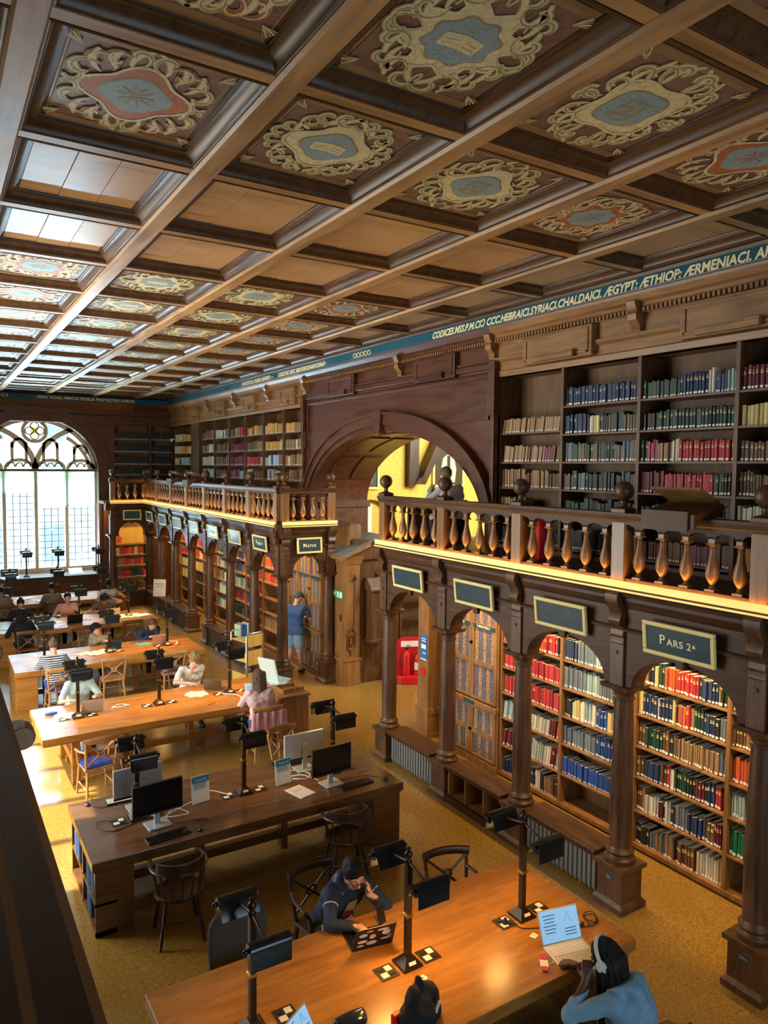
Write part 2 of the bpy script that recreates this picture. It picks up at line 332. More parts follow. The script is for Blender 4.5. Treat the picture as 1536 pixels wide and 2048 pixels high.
frieze_text('CODICES.MSS.P.M.CI\u0186 CCC.HEBRAICI.SYRIACI.CHALDAICI. \u00c6GYPT: \u00c6THIOP: \u00c6RMENIACI. ARABICI. PERSICI.', 9.55, 3.2)
frieze_text('CODICES MS. DIVERSI GENERIS : ~', 17.9, 15.9, .13); frieze_text('CODICES MS. GR\u00c6C. BIBLIOTHEC\u00c6 BAROCCIAN\u00c6 ~', 15.6, 13.2, .13)
orn = MB()
for k in range(5): orn.tube([(6.81, 12.03-.13*k+.055*cos(t)*(1+.3*sin(2*t)), 6.575+.042*sin(t)) for t in [2*pi*i/14 for i in range(14)]], .007, 5, closed=True)
part('frieze_ornament', orn, 'gold', wall_r)
# far wall with the window arch opening, boarded in dark oak
WX = 2.84
fw = [(-1.4, 1.0), (-1.4, 7.1), (7.7, 7.1), (7.7, 0), (4.83, 0), (4.83, 1.0)]
ap = [(4.83, 4.3)] + arc(WX, 4.3, 1.99, 1.72, 0, 180, 30) + [(.85, 4.3)]
poly = [(7.45, 0), (7.45, 7.1), (-1.4, 7.1), (-1.4, 0), (.85, 0)] + ap[::-1] + [(4.83, 0)]
wall_f = struct('wall_far', MB().prism(poly, 'y', 25.35, 25.5), 'maho', 'dark panelled end wall around the great arched window', cat='wall')
def rev(a0, b0, a1, b1, y0, y1, n=40):
    vs = []
    pts0 = [(WX+a0, 1.0)] + arc(WX, 4.3, a0, b0, 0, 180, n) + [(WX-a0, 1.0)]; pts1 = [(WX+a1, 1.0)] + arc(WX, 4.3, a1, b1, 0, 180, n) + [(WX-a1, 1.0)]
    for (xa, za), (xb, zb) in zip(pts0, pts1): vs += [(xa, y0, za), (xb, y0, zb), (xb, y1, zb), (xa, y1, za)]
    m_ = len(pts0)-1
    return MB().add(vs, [(i*4+k, i*4+(k+1) % 4, i*4+4+(k+1) % 4, i*4+4+k) for i in range(m_) for k in range(4)])
part('window_reveal', rev(1.80, 1.66, 2.0, 1.8, 25.0, 25.75), 'maho', wall_f, 40)
part('arch_moulding', rev(1.92, 1.75, 2.14, 1.93, 24.93, 25.1), 'maho', wall_f, 40)
part('arch_moulding', rev(2.1, 1.9, 2.18, 1.97, 24.88, 25.1), 'maho', wall_f, 40)
part('spandrel_panel', MB().prism([(5.12, 3.4), (5.12, 6.0)] + [(.56, 6.0), (.56, 3.4), (.78, 3.4), (.78, 4.3)] + arc(WX, 4.3, 2.06, 1.85, 180, 0, 30) + [(4.9, 3.4)], 'y', 25.02, 25.2), 'maho', wall_f)
part('entablature', MB().prism([(24.93, 5.83), (24.97, 6.1), (24.88, 6.12), (24.9, 6.28), (24.82, 6.4), (24.78, 6.5), (25.4, 6.5), (25.4, 5.83)], 'x', -1.4, 7.1), 'maho', wall_f)
part('blue_frieze', MB().prism([(24.78, 6.48), (24.84, 6.66), (25.2, 6.66), (25.2, 6.48)], 'x', -1.4, 7.0), 'blue', wall_f)
for body, x0, x1 in (('BRITANNICI.', .9, 2.1), ('HINC SCIAS AMICVS FIDELIS PROTECTIO FORTIS', 2.85, 5.75)):
    me = text_mesh(body, .13, 'gold', .003, 1.05, 1, 'CENTER', .002); w = max(v.co.x for v in me.vertices)-min(v.co.x for v in me.vertices); me.transform(Matrix.Diagonal(((x1-x0)/w, 1, 1, 1)))
    o = part('frieze_lettering', me, None, wall_f); o.location = ((x0+x1)/2, 24.80, 6.57); o.rotation_euler = (rad(90-18), 0, 0)
# window seat panelling and sill ledge under the far window
part('sill_panelling', MB().box(.7, 4.95, 24.55, 25.4, 0, .98), 'maho', wall_f)
for x in (.95, 2.0, 3.05, 4.05): part('sill_panel', MB().box(x, x+.85, 24.51, 24.56, .2, .82), 'maho', wall_f, bevel=.012)
part('sill_ledge', MB().box(.6, 5.0, 24.45, 25.6, .98, 1.04), 'oak_u', wall_f, bevel=.01)
# window_1: stone tracery, four lights, leaded panes, blinds
win = struct('window_1', MB().box(1.0, 4.68, 25.50, 25.72, 1.04, 1.2), 'stone', 'tall arched stone window with leaded lights and cream blinds', cat='window')
WYF, WYB = 25.5, 25.7
for x in (1.04, 1.94, 2.84, 3.74, 4.64): part('mullion', MB().box(x-.055, x+.055, WYF, WYB, 1.2, 4.34), 'stone', win, bevel=.02)
part('transom', MB().box(1.04, 4.64, WYF-.02, WYB, 4.27, 4.36), 'stone', win, bevel=.02)
def ribbon_w(pts, w, y0, y1):
    pts = [Vector((p[0], 0, p[1])) for p in pts]; vs = []
    for i, p in enumerate(pts):
        t = (pts[min(i+1, len(pts)-1)] - pts[max(i-1, 0)]).normalized(); nrm = Vector((-t.z, 0, t.x))
        a, b = p+nrm*w/2, p-nrm*w/2; vs += [(a.x, y0, a.z), (b.x, y0, b.z), (b.x, y1, b.z), (a.x, y1, a.z)]
    return MB().add(vs, [(i*4+k, i*4+(k+1) % 4, i*4+4+(k+1) % 4, i*4+4+k) for i in range(len(pts)-1) for k in range(4)] + [(0, 1, 2, 3), tuple(len(vs)-4+k for k in range(4))])
tr = lambda pts, w=.1: part('tracery', ribbon_w(pts, w*1.45, WYF, WYB), 'stone', win, 40)
tr(arc(WX, 4.3, 1.78, 1.64, 0, 180, 40), .13)
for sx in (-1, 1):
    tr(arc(WX+sx*0+sx*1.8, 4.3, 1.8, 1.45, 180 if sx > 0 else 0, 108 if sx > 0 else 72, 16), .11)
    tr(arc(WX+sx*0, 4.3, 1.62, 1.30, 0 if sx > 0 else 180, 55 if sx > 0 else 125, 16), .08)
    for xo in (.45, 1.35):                     # cusped heads and the narrow upper lights
        cx = WX+sx*xo
        tr(arc(cx, 4.36, .40, .28, 0, 180, 14), .07)
        for q in (-.22, 0, .22): tr(arc(cx+q, 4.42, .10, .13, 0, 180, 8), .03)
        for q in (-.2, .2):
            if xo < 1 or sx*q < 0: tr([(cx+q, 4.62), (cx+q, 5.2 if xo < 1 else 5.1)], .06)
        tr(arc(cx, 5.02 if xo < 1 else 4.85, .2, .28, 0, 180, 10), .06)
tr(arc(WX, 5.56, .34, .34, 0, 360, 28), .07)
for k in range(4): tr(arc(WX+.15*cos(pi/2*k+pi/4*0), 5.56+.15*sin(pi/2*k), .12, .12, 0, 360, 16), .025)
solid = []
for k in range(4):
    x0 = 1.04+.9*k+.05; x1 = x0+.8
    pn = part('pane', MB().box(x0, x1, 25.60, 25.606, 1.2, 4.3), 'glass', win)
    g = MB()
    for i in range(1, 4): g.box(x0+.2*i-.009, x0+.2*i+.009, 25.59, 25.615, 1.2, 4.3)
    for i in range(1, 15): g.box(x0, x1, 25.59, 25.615, 1.2+.207*i-.008, 1.2+.207*i+.008)
    part('lead_cames', g, 'lead', pn)
    for z_ in (1.75, 2.55, 3.55): part('painted_badge', MB().tube([(x0+.4+.085*cos(t)*(1+.25*cos(4*t)), 25.585, z_+.11*sin(t)*(1+.25*cos(4*t))) for t in [2*pi*i/20 for i in range(20)]], .008, 4, closed=True), 'brass', pn)
part('pane', MB().prism(arc(WX, 4.3, 1.74, 1.6, 0, 180, 30), 'y', 25.60, 25.606), 'glass', win)
part('pane', MB().prism(arc(WX, 5.56, .11, .11, 0, 360, 20)[:-1], 'y', 25.58, 25.59), 'tglass', win, label='small yellow stained glass roundel')
part('blind', MB().box(1.06, 2.80, 25.45, 25.456, 3.62, 4.30).box(1.06, 2.80, 25.44, 25.466, 3.60, 3.63), 'blind', win, label='cream roller blind drawn down a little way')
part('blind', MB().box(2.90, 4.60, 25.45, 25.456, 3.16, 4.30).box(2.90, 4.60, 25.44, 25.466, 3.14, 3.17), 'blind', win, label='cream roller blind drawn lower')
part('blind_rail', MB().box(1.0, 4.66, 25.42, 25.48, 4.29, 4.34), 'oak_u', win)
# pale building across the court, seen faintly through the glass
bd = thing('stone_building', 'pale stone building with rows of windows seen through the window', 'building', (2.84, 41, 0))
part('facade', MB().box(-9, 14, 0, 1, -3, 9.5), plain('pale_ashlar', (.85, .83, .78), .9), bd)
for zz in (-.5, 2.6, 5.7):
    for xx in range(-7, 13, 3): part('window', MB().box(xx, xx+1.3, -.08, .02, zz, zz+1.9), plain('far_glass', (.42, .50, .56), .3) if (zz, xx) == (-.5, -7) else bpy.data.materials['far_glass'], bd)
part('ledge', MB().box(-9, 14, -.2, 0, 4.9, 5.15).box(-9, 14, -.2, 0, 1.8, 2.0), bpy.data.materials['pale_ashlar'], bd)
# left wall with its great window (out of frame) and near wall
wl = MB().box(-1.75, -1.45, YS, 8.4, 0, 7.1).box(-1.75, -1.45, 14.2, 25.5, 0, 7.1).box(-1.75, -1.45, 8.4, 14.2, 0, .7).box(-1.75, -1.45, 8.4, 14.2, 6.3, 7.1)
wall_l = struct('wall_left', wl, 'maho', 'panelled long wall with a great window opposite the arch', cat='wall')
for y in (9.55, 10.7, 11.9, 13.05): part('mullion', MB().box(-1.7, -1.5, y-.06, y+.06, .7, 6.3), 'stone', wall_l)
part('transom', MB().box(-1.7, -1.5, 8.4, 14.2, 3.6, 3.75), 'stone', wall_l)
part('frieze', MB().box(-1.45, -1.2, YS, 25, 6.5, 6.66), 'blue', wall_l)
struct('wall_near', MB().box(-1.75, 1.0, YS-.3, YS, 0, 7.1).box(4.68, 7.7, YS-.3, YS, 0, 7.1).box(1.0, 4.68, YS-.3, YS, 0, 1.1).box(1.0, 4.68, YS-.3, YS, 5.0, 7.1), 'maho', 'panelled end wall behind the viewer', cat='wall')
# ------------------------------------------------------------------ coffered ceiling
BX = [-.87, .477, 1.825, 3.18, 4.545, 5.865, 7.19]; CY0, CYP = 2.5, 1.55
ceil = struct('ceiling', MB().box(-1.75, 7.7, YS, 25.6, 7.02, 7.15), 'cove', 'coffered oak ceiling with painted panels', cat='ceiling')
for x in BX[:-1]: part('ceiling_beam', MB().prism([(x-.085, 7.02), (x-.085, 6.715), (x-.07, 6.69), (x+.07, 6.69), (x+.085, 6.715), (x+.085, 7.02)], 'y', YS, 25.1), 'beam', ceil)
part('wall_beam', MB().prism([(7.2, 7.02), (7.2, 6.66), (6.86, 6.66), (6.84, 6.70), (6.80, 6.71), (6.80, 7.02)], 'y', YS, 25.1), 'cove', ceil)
RNG = random.Random(5)
def ornament(seed):
    r = random.Random(seed); mb = MB(); A, B = .46, .44; red = seed in (3, 6)
    def rib(pts, w, m, z, closed=False, taper=True):
        pts = [Vector((p[0], p[1])) for p in pts]; n = len(pts); vs = []
        for i, p in enumerate(pts):
            a = pts[(i-1) % n] if closed or i else p; b = pts[(i+1) % n] if closed or i < n-1 else p
            t = (b-a); t = t.normalized() if t.length else Vector((1, 0)); nn = Vector((-t.y, t.x)); ww = w*(1 if closed or not taper else (.30+.70*sin(pi*min(1, .12+.88*(1-i/(n-1))))))
            vs += [(p.x+nn.x*ww, p.y+nn.y*ww, z), (p.x-nn.x*ww, p.y-nn.y*ww, z)]
        k = n if closed else n-1
        mb.add(vs, [(2*i, 2*i+1, (2*i+3) % (2*n), (2*i+2) % (2*n)) for i in range(k)], m)
    def curl(cx, cy, r0, t0, tn, w, m, sx, sy):
        pts = [(sx*(cx+r0*(1-.82*i/20)*cos(t0+tn*i/20)), sy*(cy+r0*(1-.82*i/20)*sin(t0+tn*i/20))) for i in range(21)]
        rib(pts, w*1.45, 3, -.004); rib(pts, w, m, -.006); rib([(x+.004, y+.004) for x, y in pts], w*.35, 0 if m else 3, -.0075)
    lob = r.choice((4, 6, 8)); ph = r.choice((0, pi)); main = 2 if red else 0
    ring = lambda s_, e=.12: [(A*s_*cos(t)*(1+e*cos(lob*t+ph)), B*s_*.92*sin(t)*(1+e*cos(lob*t+ph))) for t in [2*pi*i/72 for i in range(72)]]
    for s_, e, m, z in ((.66, .16, 3, -.0035), (.60, .14, main, -.0045), (.45, .08, 3, -.0055), (.42, .07, 1, -.0065)):
        fan = ring(s_, e); mb.add([(0, 0, z)] + [(p[0], p[1], z) for p in fan], [(0, i+1, (i+1) % 72+1) for i in range(72)], m)
    rib(ring(.63, .15), .010, 0, -.0065, True)
    kind = seed % 3                                   # centre device: star, lattice gate or open book
    if kind == 0:
        for k in range(10): a = 2*pi*k/10; rib([(0.01*cos(a), .01*sin(a)), (.11*cos(a), .11*sin(a))], .012, 3 if k % 2 else 2, -.008)
    elif kind == 1:
        for q in (-.07, 0, .07): rib([(q, -.08), (q, .07)], .008, 3, -.008, taper=False); rib([(-.09, q), (.09, q)], .008, 3, -.0082, taper=False)
        rib([(.09*cos(t), .07+.05*sin(t)) for t in [pi*i/10 for i in range(11)]], .009, 3, -.008, taper=False)
    else:
        for s_ in (-1, 1): mb.add([(0, -.06, -.008), (s_*.12, -.04, -.008), (s_*.12, .06, -.008), (0, .05, -.008)], [(0, 1, 2, 3)], 0); rib([(s_*.02, .02), (s_*.1, .03)], .005, 3, -.009); rib([(s_*.02, -.01), (s_*.1, .0)], .005, 3, -.009)
    for sx in (-1, 1):
        for sy in (-1, 1):
            q = random.Random(seed*7+1)
            for th in (.12, .42, .75, 1.05, 1.36):
                d = q.uniform(.74, .86); curl(A*d*cos(th), B*d*sin(th), q.uniform(.075, .115), th+q.uniform(1.5, 3.5), q.choice((-1, 1))*q.uniform(4.2, 6.4), q.uniform(.016, .023), main if q.random() < .6 else 0, sx, sy)
            for th in (.25, .6, .95, 1.25):
                x0, y0 = A*.62*cos(th), B*.6*sin(th); L = q.uniform(.14, .22); dd = th+q.uniform(-.5, .5)
                pts = [(sx*(x0+L*i/10*cos(dd+.8*i/10)), sy*(y0+L*i/10*sin(dd+.8*i/10))) for i in range(11)]
                rib(pts, .026, 3, -.0042); rib(pts, .016, 0, -.0062)
            for k in range(5):                        # small leaf sprays towards the corner
                x0, y0 = A*.86, B*.84; a = rad(18*k); rib([(sx*(x0-.02), sy*(y0-.02)), (sx*(x0+.07*cos(a)), sy*(y0+.07*sin(a)))], .011, 0 if k % 2 else 3, -.006)
    return mb.mesh('painted_cartouche', ['pcream', 'pblue', 'pred', 'polive'], fix=False)
ORN = [ornament(s_) for s_ in (1, 2, 3, 4, 5, 6)]
coff = {}
for i in range(len(BX)-1):
    for k in range(-3, 15):
        xa, xb = BX[i]+.085, BX[i+1]-.085
        if i == len(BX)-2: xb = 6.80
        ya, yb = CY0+CYP*k+.062, CY0+CYP*(k+1)-.062
        if ya > 24.8: continue
        yb = min(yb, 24.95); cx, cy = (xa+xb)/2, (ya+yb)/2; hx, hy = (xb-xa)/2, (yb-ya)/2
        painted = i < 5 and (k in (-1, 0, 1) or 4 <= k <= 9)
        key = (round(hx, 3), round(hy, 3))
        if key not in coff:
            pf = [(-.004, 6.722), (.010, 6.716), (.018, 6.724), (.026, 6.727), (.032, 6.742), (.05, 6.762), (.085, 6.782), (.098, 6.784), (.10, 6.795), (.112, 6.798), (.116, 6.812), (.13, 6.816), (.132, 6.83)]
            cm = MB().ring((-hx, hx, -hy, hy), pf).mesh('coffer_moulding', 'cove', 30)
            pm = MB(); w = (2*hx-.26)/3
            for j, o_ in enumerate((0, .004, .001)): pm.box(-hx+.13+w*j+.003, -hx+.13+w*(j+1)-.003, -hy+.13, hy-.13, 6.815-o_, 7.0)
            pm = pm.mesh('ceiling_panel', 'panel')
            ff = MB(); w2 = (2*hx-.26-.03)/3
            for j, o_ in enumerate((0, .003, .001)): ff.box(-hx+.145+w2*j+.003, -hx+.145+w2*(j+1)-.003, -hy+.21, hy-.21, 6.805-o_, 6.82)
            ff = ff.mesh('painted_board', 'pfield')
            fs = MB().box(-hx+.14, hx-.14, -hy+.13, -hy+.205, 6.800, 6.83).box(-hx+.14, hx-.14, hy-.205, hy-.13, 6.800, 6.83).mesh('panel_strip', 'pstrip')
            xm = MB().prism([(-.062, 7.0), (-.062, 6.75), (-.05, 6.722), (.05, 6.722), (.062, 6.75), (.062, 7.0)], 'x', -hx-.005, hx+.005); xm.m = [1 if n_ not in (4,) else 0 for n_ in range(len(xm.f))]; xm = xm.mesh('cross_beam', ['beamx', 'cove'])  # bottom in lighter oak, sides in dark cove oak: shade put into colour
            coff[key] = cm, pm, ff, fs, xm
        cm, pm, ff, fs, xm = coff[key]
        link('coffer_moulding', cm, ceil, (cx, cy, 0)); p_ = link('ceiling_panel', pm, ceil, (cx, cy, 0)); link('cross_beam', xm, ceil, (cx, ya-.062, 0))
        if painted:
            link('painted_board', ff, p_); link('panel_strip', fs, p_)
            o = link('painted_cartouche', ORN[(i*5+k*3) % 6], p_, (0, 0, 6.803)); o.scale = ((hx-.15)/.43, (hy-.21)/.405, 1)
M['goldp'] = plain('plate_figures', (.45, .50, .48), .5)
# ------------------------------------------------------------------ arcaded galleries
COLP = [(.15, .47), (.155, .49), (.155, .515), (.13, .535), (.125, .55), (.14, .565), (.145, .585), (.13, .605), (.115, .62), (.112, .64), (.114, .9), (.112, 1.3), (.104, 1.8), (.095, 2.14), (.094, 2.16), (.108, 2.17), (.108, 2.185), (.096, 2.195), (.097, 2.22), (.125, 2.25), (.13, 2.27)]
column_me = MB().lathe(COLP, seg=24).mesh('column', 'oak_v', 40)
capital_me = MB().frust((0, 0), 2.265, 2.285, .13, .165).frust((0, 0), 2.285, 2.325, .165, .175).mesh('capital', 'oak_v')
ped_me = MB().frust((0, 0), 0, .06, .19, .19).frust((0, 0), .06, .10, .19, .158).frust((0, 0), .10, .40, .155, .155).frust((0, 0), .40, .425, .158, .185).frust((0, 0), .425, .47, .19, .19).mesh('pedestal', 'oak_v')
plate_me = MB().prism([(.05*cos(t), .03*sin(t)) for t in [2*pi*i/14 for i in range(14)]], 'y', -.163, -.155).mesh('number_plate', 'slate')
CORN = [(.1, 3.08), (-.12, 3.08), (-.12, 3.12), (-.135, 3.13), (-.15, 3.16), (-.165, 3.20), (-.165, 3.235), (-.19, 3.245), (-.20, 3.275), (-.22, 3.29), (-.22, 3.325), (-.205, 3.335), (-.205, 3.36), (.1, 3.36)]
BRK = [(-.1, 2.72), (-.125, 2.72), (-.14, 2.76), (-.13, 2.80), (-.145, 2.84), (-.135, 2.90), (-.15, 2.93), (-.18, 2.95), (-.195, 2.99), (-.185, 3.03), (-.165, 3.06), (-.18, 3.10), (-.22, 3.14), (-.245, 3.20), (-.24, 3.26), (-.20, 3.30), (-.1, 3.30)]
def arcade(label, loc, rz, us, e0, e1, depth=1.43, nums=None):
    g = thing('gallery', label, 'gallery', loc, rz)
    for i, u in enumerate(us):
        c = link('column', column_me, g, (u, 0, 0)); link('capital', capital_me, c); link('pedestal', ped_me, c); link('number_plate', plate_me, c, (0, 0, .33))
        if nums and nums.get(i): link('plate_number', text_mesh(nums[i], .034, 'goldp', .001), c, (0, -.164, .33), (rad(90), 0, 0))
        part('impost', MB().box(u-.085, u+.085, -.135, .1, 2.32, 2.95).lathe([(.02, -.15), (.02, -.13)], (u, 0, 2.66), 8, 'y'), 'oak_v', g, bevel=.006)
        part('bracket', MB().prism(BRK, 'x', u-.075, u+.075), 'oak_v', g, 30)
    for a, b in zip(us[:-1], us[1:]):
        w = (b-a)/2; c = (a+b)/2; hw = w-.17
        poly = [(a, 2.33), (a, 3.10), (b, 3.10), (b, 2.33), (c+hw, 2.33)] + arc(c, 2.33, hw, .375, 0, 180, 20)[1:] 
        ap_ = part('arch_panel', MB().prism(poly, 'y', -.11, .09), 'oak_u', g)
        part('string_moulding', MB().prism([(-.09, 2.88), (-.135, 2.885), (-.14, 2.91), (-.12, 2.925), (-.09, 2.93)], 'x', a, b), 'oak_u', ap_)
        part('arch_keystone', MB().prism([(c-.035, 2.66), (c+.035, 2.66), (c+.05, 2.76), (c-.05, 2.76)], 'y', -.15, -.1), 'oak_u', ap_)
    part('cornice', MB().prism(CORN, 'x', us[0]-e0, us[-1]+e1), 'oak_u', g, 20)
    part('gallery_deck', MB().box(us[0]-e0, us[-1]+e1, -.1, depth, 3.27, 3.36), 'oak_u', g)
    return g
BALP = [(.042, 3.425), (.042, 3.445), (.022, 3.452), (.03, 3.465), (.018, 3.478), (.032, 3.50), (.051, 3.535), (.060, 3.575), (.058, 3.62), (.048, 3.665), (.036, 3.71), (.027, 3.76), (.023, 3.79), (.028, 3.80), (.028, 3.81), (.022, 3.815), (.032, 3.835)]
bal_me = MB().lathe(BALP, seg=14).frust((0, 0), 3.835, 3.85, .04, .045).frust((0, 0), 3.85, 3.90, .032, .032).frust((0, 0), 3.42, 3.437, .048, .048).mesh('baluster', 'bal', 50) if 'bal' in M else None
M['bal'] = wood('turned_oak', (.11, .05, .018), (.30, .15, .055), V, 12, .30, .05)
bal_me = MB().lathe(BALP, seg=14).frust((0, 0), 3.835, 3.85, .04, .045).frust((0, 0), 3.85, 3.91, .03, .03).frust((0, 0), 3.42, 3.44, .046, .046).mesh('baluster', 'bal', 50)
post_me = MB().box(-.075, .075, -.075, .075, 3.36, 3.97).mesh('post', 'bal')
ball_me = MB().frust((0, 0), 4.07, 4.105, .085, .085).frust((0, 0), 4.105, 4.125, .085, .05).lathe([(.045, 4.125), (.03, 4.15), (.032, 4.185), (.05, 4.195)], seg=16).ball((0, 0, 4.285), .098, 20).mesh('ball_finial', 'oak_v', 50)
def balustrade(label, loc, rz, us, ends, n=5, y=-.09, led=4):
    g = thing('balustrade', label, 'balustrade', loc, rz); e0, e1 = ends
    part('handrail', MB().prism([(y-.07, 3.955), (y-.07, 3.985), (y-.085, 4.0), (y-.095, 4.03), (y-.10, 4.045), (y-.10, 4.068), (y+.10, 4.068), (y+.10, 4.045), (y+.085, 4.0), (y+.07, 3.985), (y+.07, 3.955)], 'x', us[0]-e0, us[-1]+e1), 'oak_u', g, 25)
    part('bottom_rail', MB().box(us[0]-e0, us[-1]+e1, y-.055, y+.055, 3.36, 3.42), 'oak_u', g)
    for i, u in enumerate(us):
        p_ = link('post', post_me, g, (u, y, 0)); link('ball_finial', ball_me, g, (u, y, 0))
    for a, b in zip(us[:-1], us[1:]):
        w = (b-a-.15)/n
        poly = [(a+.07, 3.96), (a+.07, 3.9)]
        for k in range(n): link('baluster', bal_me, g, (a+.075+w*(k+.5), y, 0))
        for k in range(-1, n):
            x0 = a+.075+w*(k+.5)+.03 if k >= 0 else a+.075; x1 = a+.075+w*(k+1.5)-.03 if k < n-1 else b-.075
            if x1-x0 > .05: poly += [(x0, 3.89)] + arc((x0+x1)/2, 3.89, (x1-x0)/2, .05, 180, 0, 6)[1:-1] + [(x1, 3.89)]
        poly += [(b-.07, 3.9), (b-.07, 3.96)]
        part('arched_rail', MB().prism(poly, 'y', y-.03, y+.03), 'oak_u', g)
    L = us[-1]-us[0]
    part('light_strip', MB().box(us[0]-e0, us[-1]+e1, -.222, -.208, 3.335, 3.402), 'led', g, label='warm glowing light strip along the ledge')
    part('moulding_glow', MB().box(us[0]-e0, us[-1]+e1, -.235, -.222, 3.300, 3.316), 'led', g)  # lit moulding edge, its light put in as glow
    R = Matrix.Rotation(rz, 3, 'Z'); c = Vector(loc) + R @ Vector(((us[0]+us[-1])/2, -.175, 3.364))
    l = area('gallery_strip_light', c, (0, 0, 0), L, .025, led*L, (1, .48, .09)); l.rotation_euler = (rad(0), 0, rz)
    l.rotation_euler = (Matrix.Rotation(rz, 3, 'Z') @ Matrix.Rotation(rad(180-22), 3, 'X')).to_euler()
    return g
NU = [0, 1.5, 2.99, 4.484, 5.95, 7.44, 8.93]; FU = [1.5*k for k in range(8)]; R90 = rad(-90)
arcade('dark oak arcaded gallery with four blank or lettered boards, nearer the viewer', (5.97, 9.41, 0), R90, NU, .22, .3, 1.43, {3: 'ZA1', 4: 'ZA11'})
arcade('long dark oak arcaded gallery beyond the arch, running to the window', (5.97, 23.95, 0), R90, FU, .1, .22)
arcade('short gallery return with one arch under the Maths board', (5.97, 13.45, 0), 0, [0, 1.03], .22, .1, .9)
arcade('short gallery return with one glowing arch beside the great window', (4.83, 23.95, 0), 0, [0, 1.14], .22, 0, 1.0)
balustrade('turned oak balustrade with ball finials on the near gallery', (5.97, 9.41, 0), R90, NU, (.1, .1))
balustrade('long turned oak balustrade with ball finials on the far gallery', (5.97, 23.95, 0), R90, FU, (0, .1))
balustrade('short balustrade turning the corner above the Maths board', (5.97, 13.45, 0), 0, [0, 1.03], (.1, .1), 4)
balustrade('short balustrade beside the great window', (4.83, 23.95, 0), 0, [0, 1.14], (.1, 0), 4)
# warm lamps under the galleries
area('under_gallery_lamp', (6.35, 5.9, 3.22), (0, rad(-22), 0), .10, 7.0, 215, (1, .66, .28))
area('under_gallery_lamp', (6.35, 18.9, 3.22), (0, rad(-22), 0), .10, 10.2, 260, (1, .66, .28))
area('under_gallery_lamp', (5.4, 24.4, 3.22), (rad(20), 0, 0), .9, .10, 26, (1, .64, .2))
# left gallery rail under the viewer
lr = thing('balustrade', 'dark handrail of the gallery the viewer leans on, lower left edge', 'balustrade', (0, 0, 0))
part('handrail', MB().prism([(-.09, 3.95), (-.10, 4.03), (-.10, 4.06), (-.02, 4.075), (.05, 4.07), (.062, 4.055), (.062, 4.04), (.105, 4.035), (.118, 4.02), (.118, 3.99), (.10, 3.97), (.085, 3.93), (.04, 3.92)], 'y', -2.2, 9.3), 'oak_y', lr, 25)
part('bottom_rail', MB().box(-.07, .06, -2.2, 9.3, 3.36, 3.42), 'oak_y', lr)
for k in range(-1, 7):
    link('post', post_me, lr, (.0, .44+1.49*k+.3, 0))
    for q in range(5): link('baluster', bal_me, lr, (0, .44+1.49*k+.3+.075+.268*(q+.5), 0))
for y in (1.52, 2.24): part('scroll_bracket', MB().lathe([(.001, -.022), (.020, -.022), (.024, -.016), (.024, .016), (.020, .022), (.001, .022)], (.135, y, 3.985), 16, 'y').box(.09, .14, y-.02, y+.02, 3.985, 4.009), 'bal', lr, 40)
# ------------------------------------------------------------------ sign boards on the arcade
def sign(label, loc, rz, body=None, w=.76, h=.32, size=.13, group=None):
    s_ = thing('sign_board', label, 'sign', loc, rz, group)
    part('board', MB().box(-w/2+.03, w/2-.03, -.02, 0, -h/2+.03, h/2-.03), 'slate', s_)
    part('frame', MB().box(-w/2, w/2, -.035, .005, h/2-.04, h/2).box(-w/2, w/2, -.035, .005, -h/2, -h/2+.04).box(-w/2, -w/2+.04, -.035, .005, -h/2+.04, h/2-.04).box(w/2-.04, w/2, -.035, .005, -h/2+.04, h/2-.04), 'goldf', s_, bevel=.01, label='gilt frame')
    if body:
        big, small = body[0], body[1]
        me = text_mesh(big, size, 'gold', .002, 1.05, 1, 'CENTER', .001); me.transform(Matrix.Translation((-w*.42+sum(v.co.x < 9 for v in me.vertices)*0, 0, 0)))
        x0 = min(v.co.x for v in me.vertices); wb = max(v.co.x for v in me.vertices)-x0
        o1 = link('lettering', me, s_, (0, 0, 0), (rad(90), 0, 0)); parts_ = [(o1, wb, x0)]
        if small:
            m2 = text_mesh(small, size*.72, 'gold', .002, 1.12, 1, 'LEFT', .001); x2 = min(v.co.x for v in m2.vertices); w2 = max(v.co.x for v in m2.vertices)-x2
            o2 = link('lettering', m2, s_, (0, 0, 0), (rad(90), 0, 0)); parts_.append((o2, w2, x2))
        tot = sum(p_[1] for p_ in parts_)+.015*(len(parts_)-1); x = -tot/2
        for j, (o, ww, xx) in enumerate(parts_): o.location = (x-xx, -.022, -.012 if j else 0); x += ww+.015
    s_.rotation_euler = (rad(-6), 0, rz) if rz == 0 else Matrix.Rotation(rz, 3, 'Z').to_euler()
    if rz: s_.rotation_euler = (Matrix.Rotation(rz, 3, 'Z') @ Matrix.Rotation(rad(6), 3, 'X')).to_euler()
    return s_
SX = 5.97-.165
names = [None, None, None, ('P', 'ARS 2\u02c4'), None, None]
slab = ['blank slate-blue board over the arch with the fire extinguishers', 'blank slate-blue board over the lattice bookcase doors', 'blank dark slate board between the blank board and Pars 2', 'dark slate board lettered Pars 2 in a gilt frame', 'framed slate board at the right edge of the picture']
for k in range(5): sign(slab[k], (SX, 9.41-(NU[k]+NU[k+1])/2, 2.91), R90, names[k])
fn = [('P', 'ARS 1\u02c4'), ('S', 'ELDENI E'), ('B', 'RANDES'), ('O', 'PVS'), None, None, None]
fl_ = ['blue board lettered Pars 1 on the far arcade, next to Maths', 'framed blue board lettered Seldeni, second beyond Maths', 'third framed board beyond Maths on the far arcade', 'fourth framed board beyond Maths on the far arcade', 'fifth framed board beyond Maths on the far arcade', 'sixth framed board beyond Maths on the far arcade', 'last framed board on the far arcade, in the dark corner']
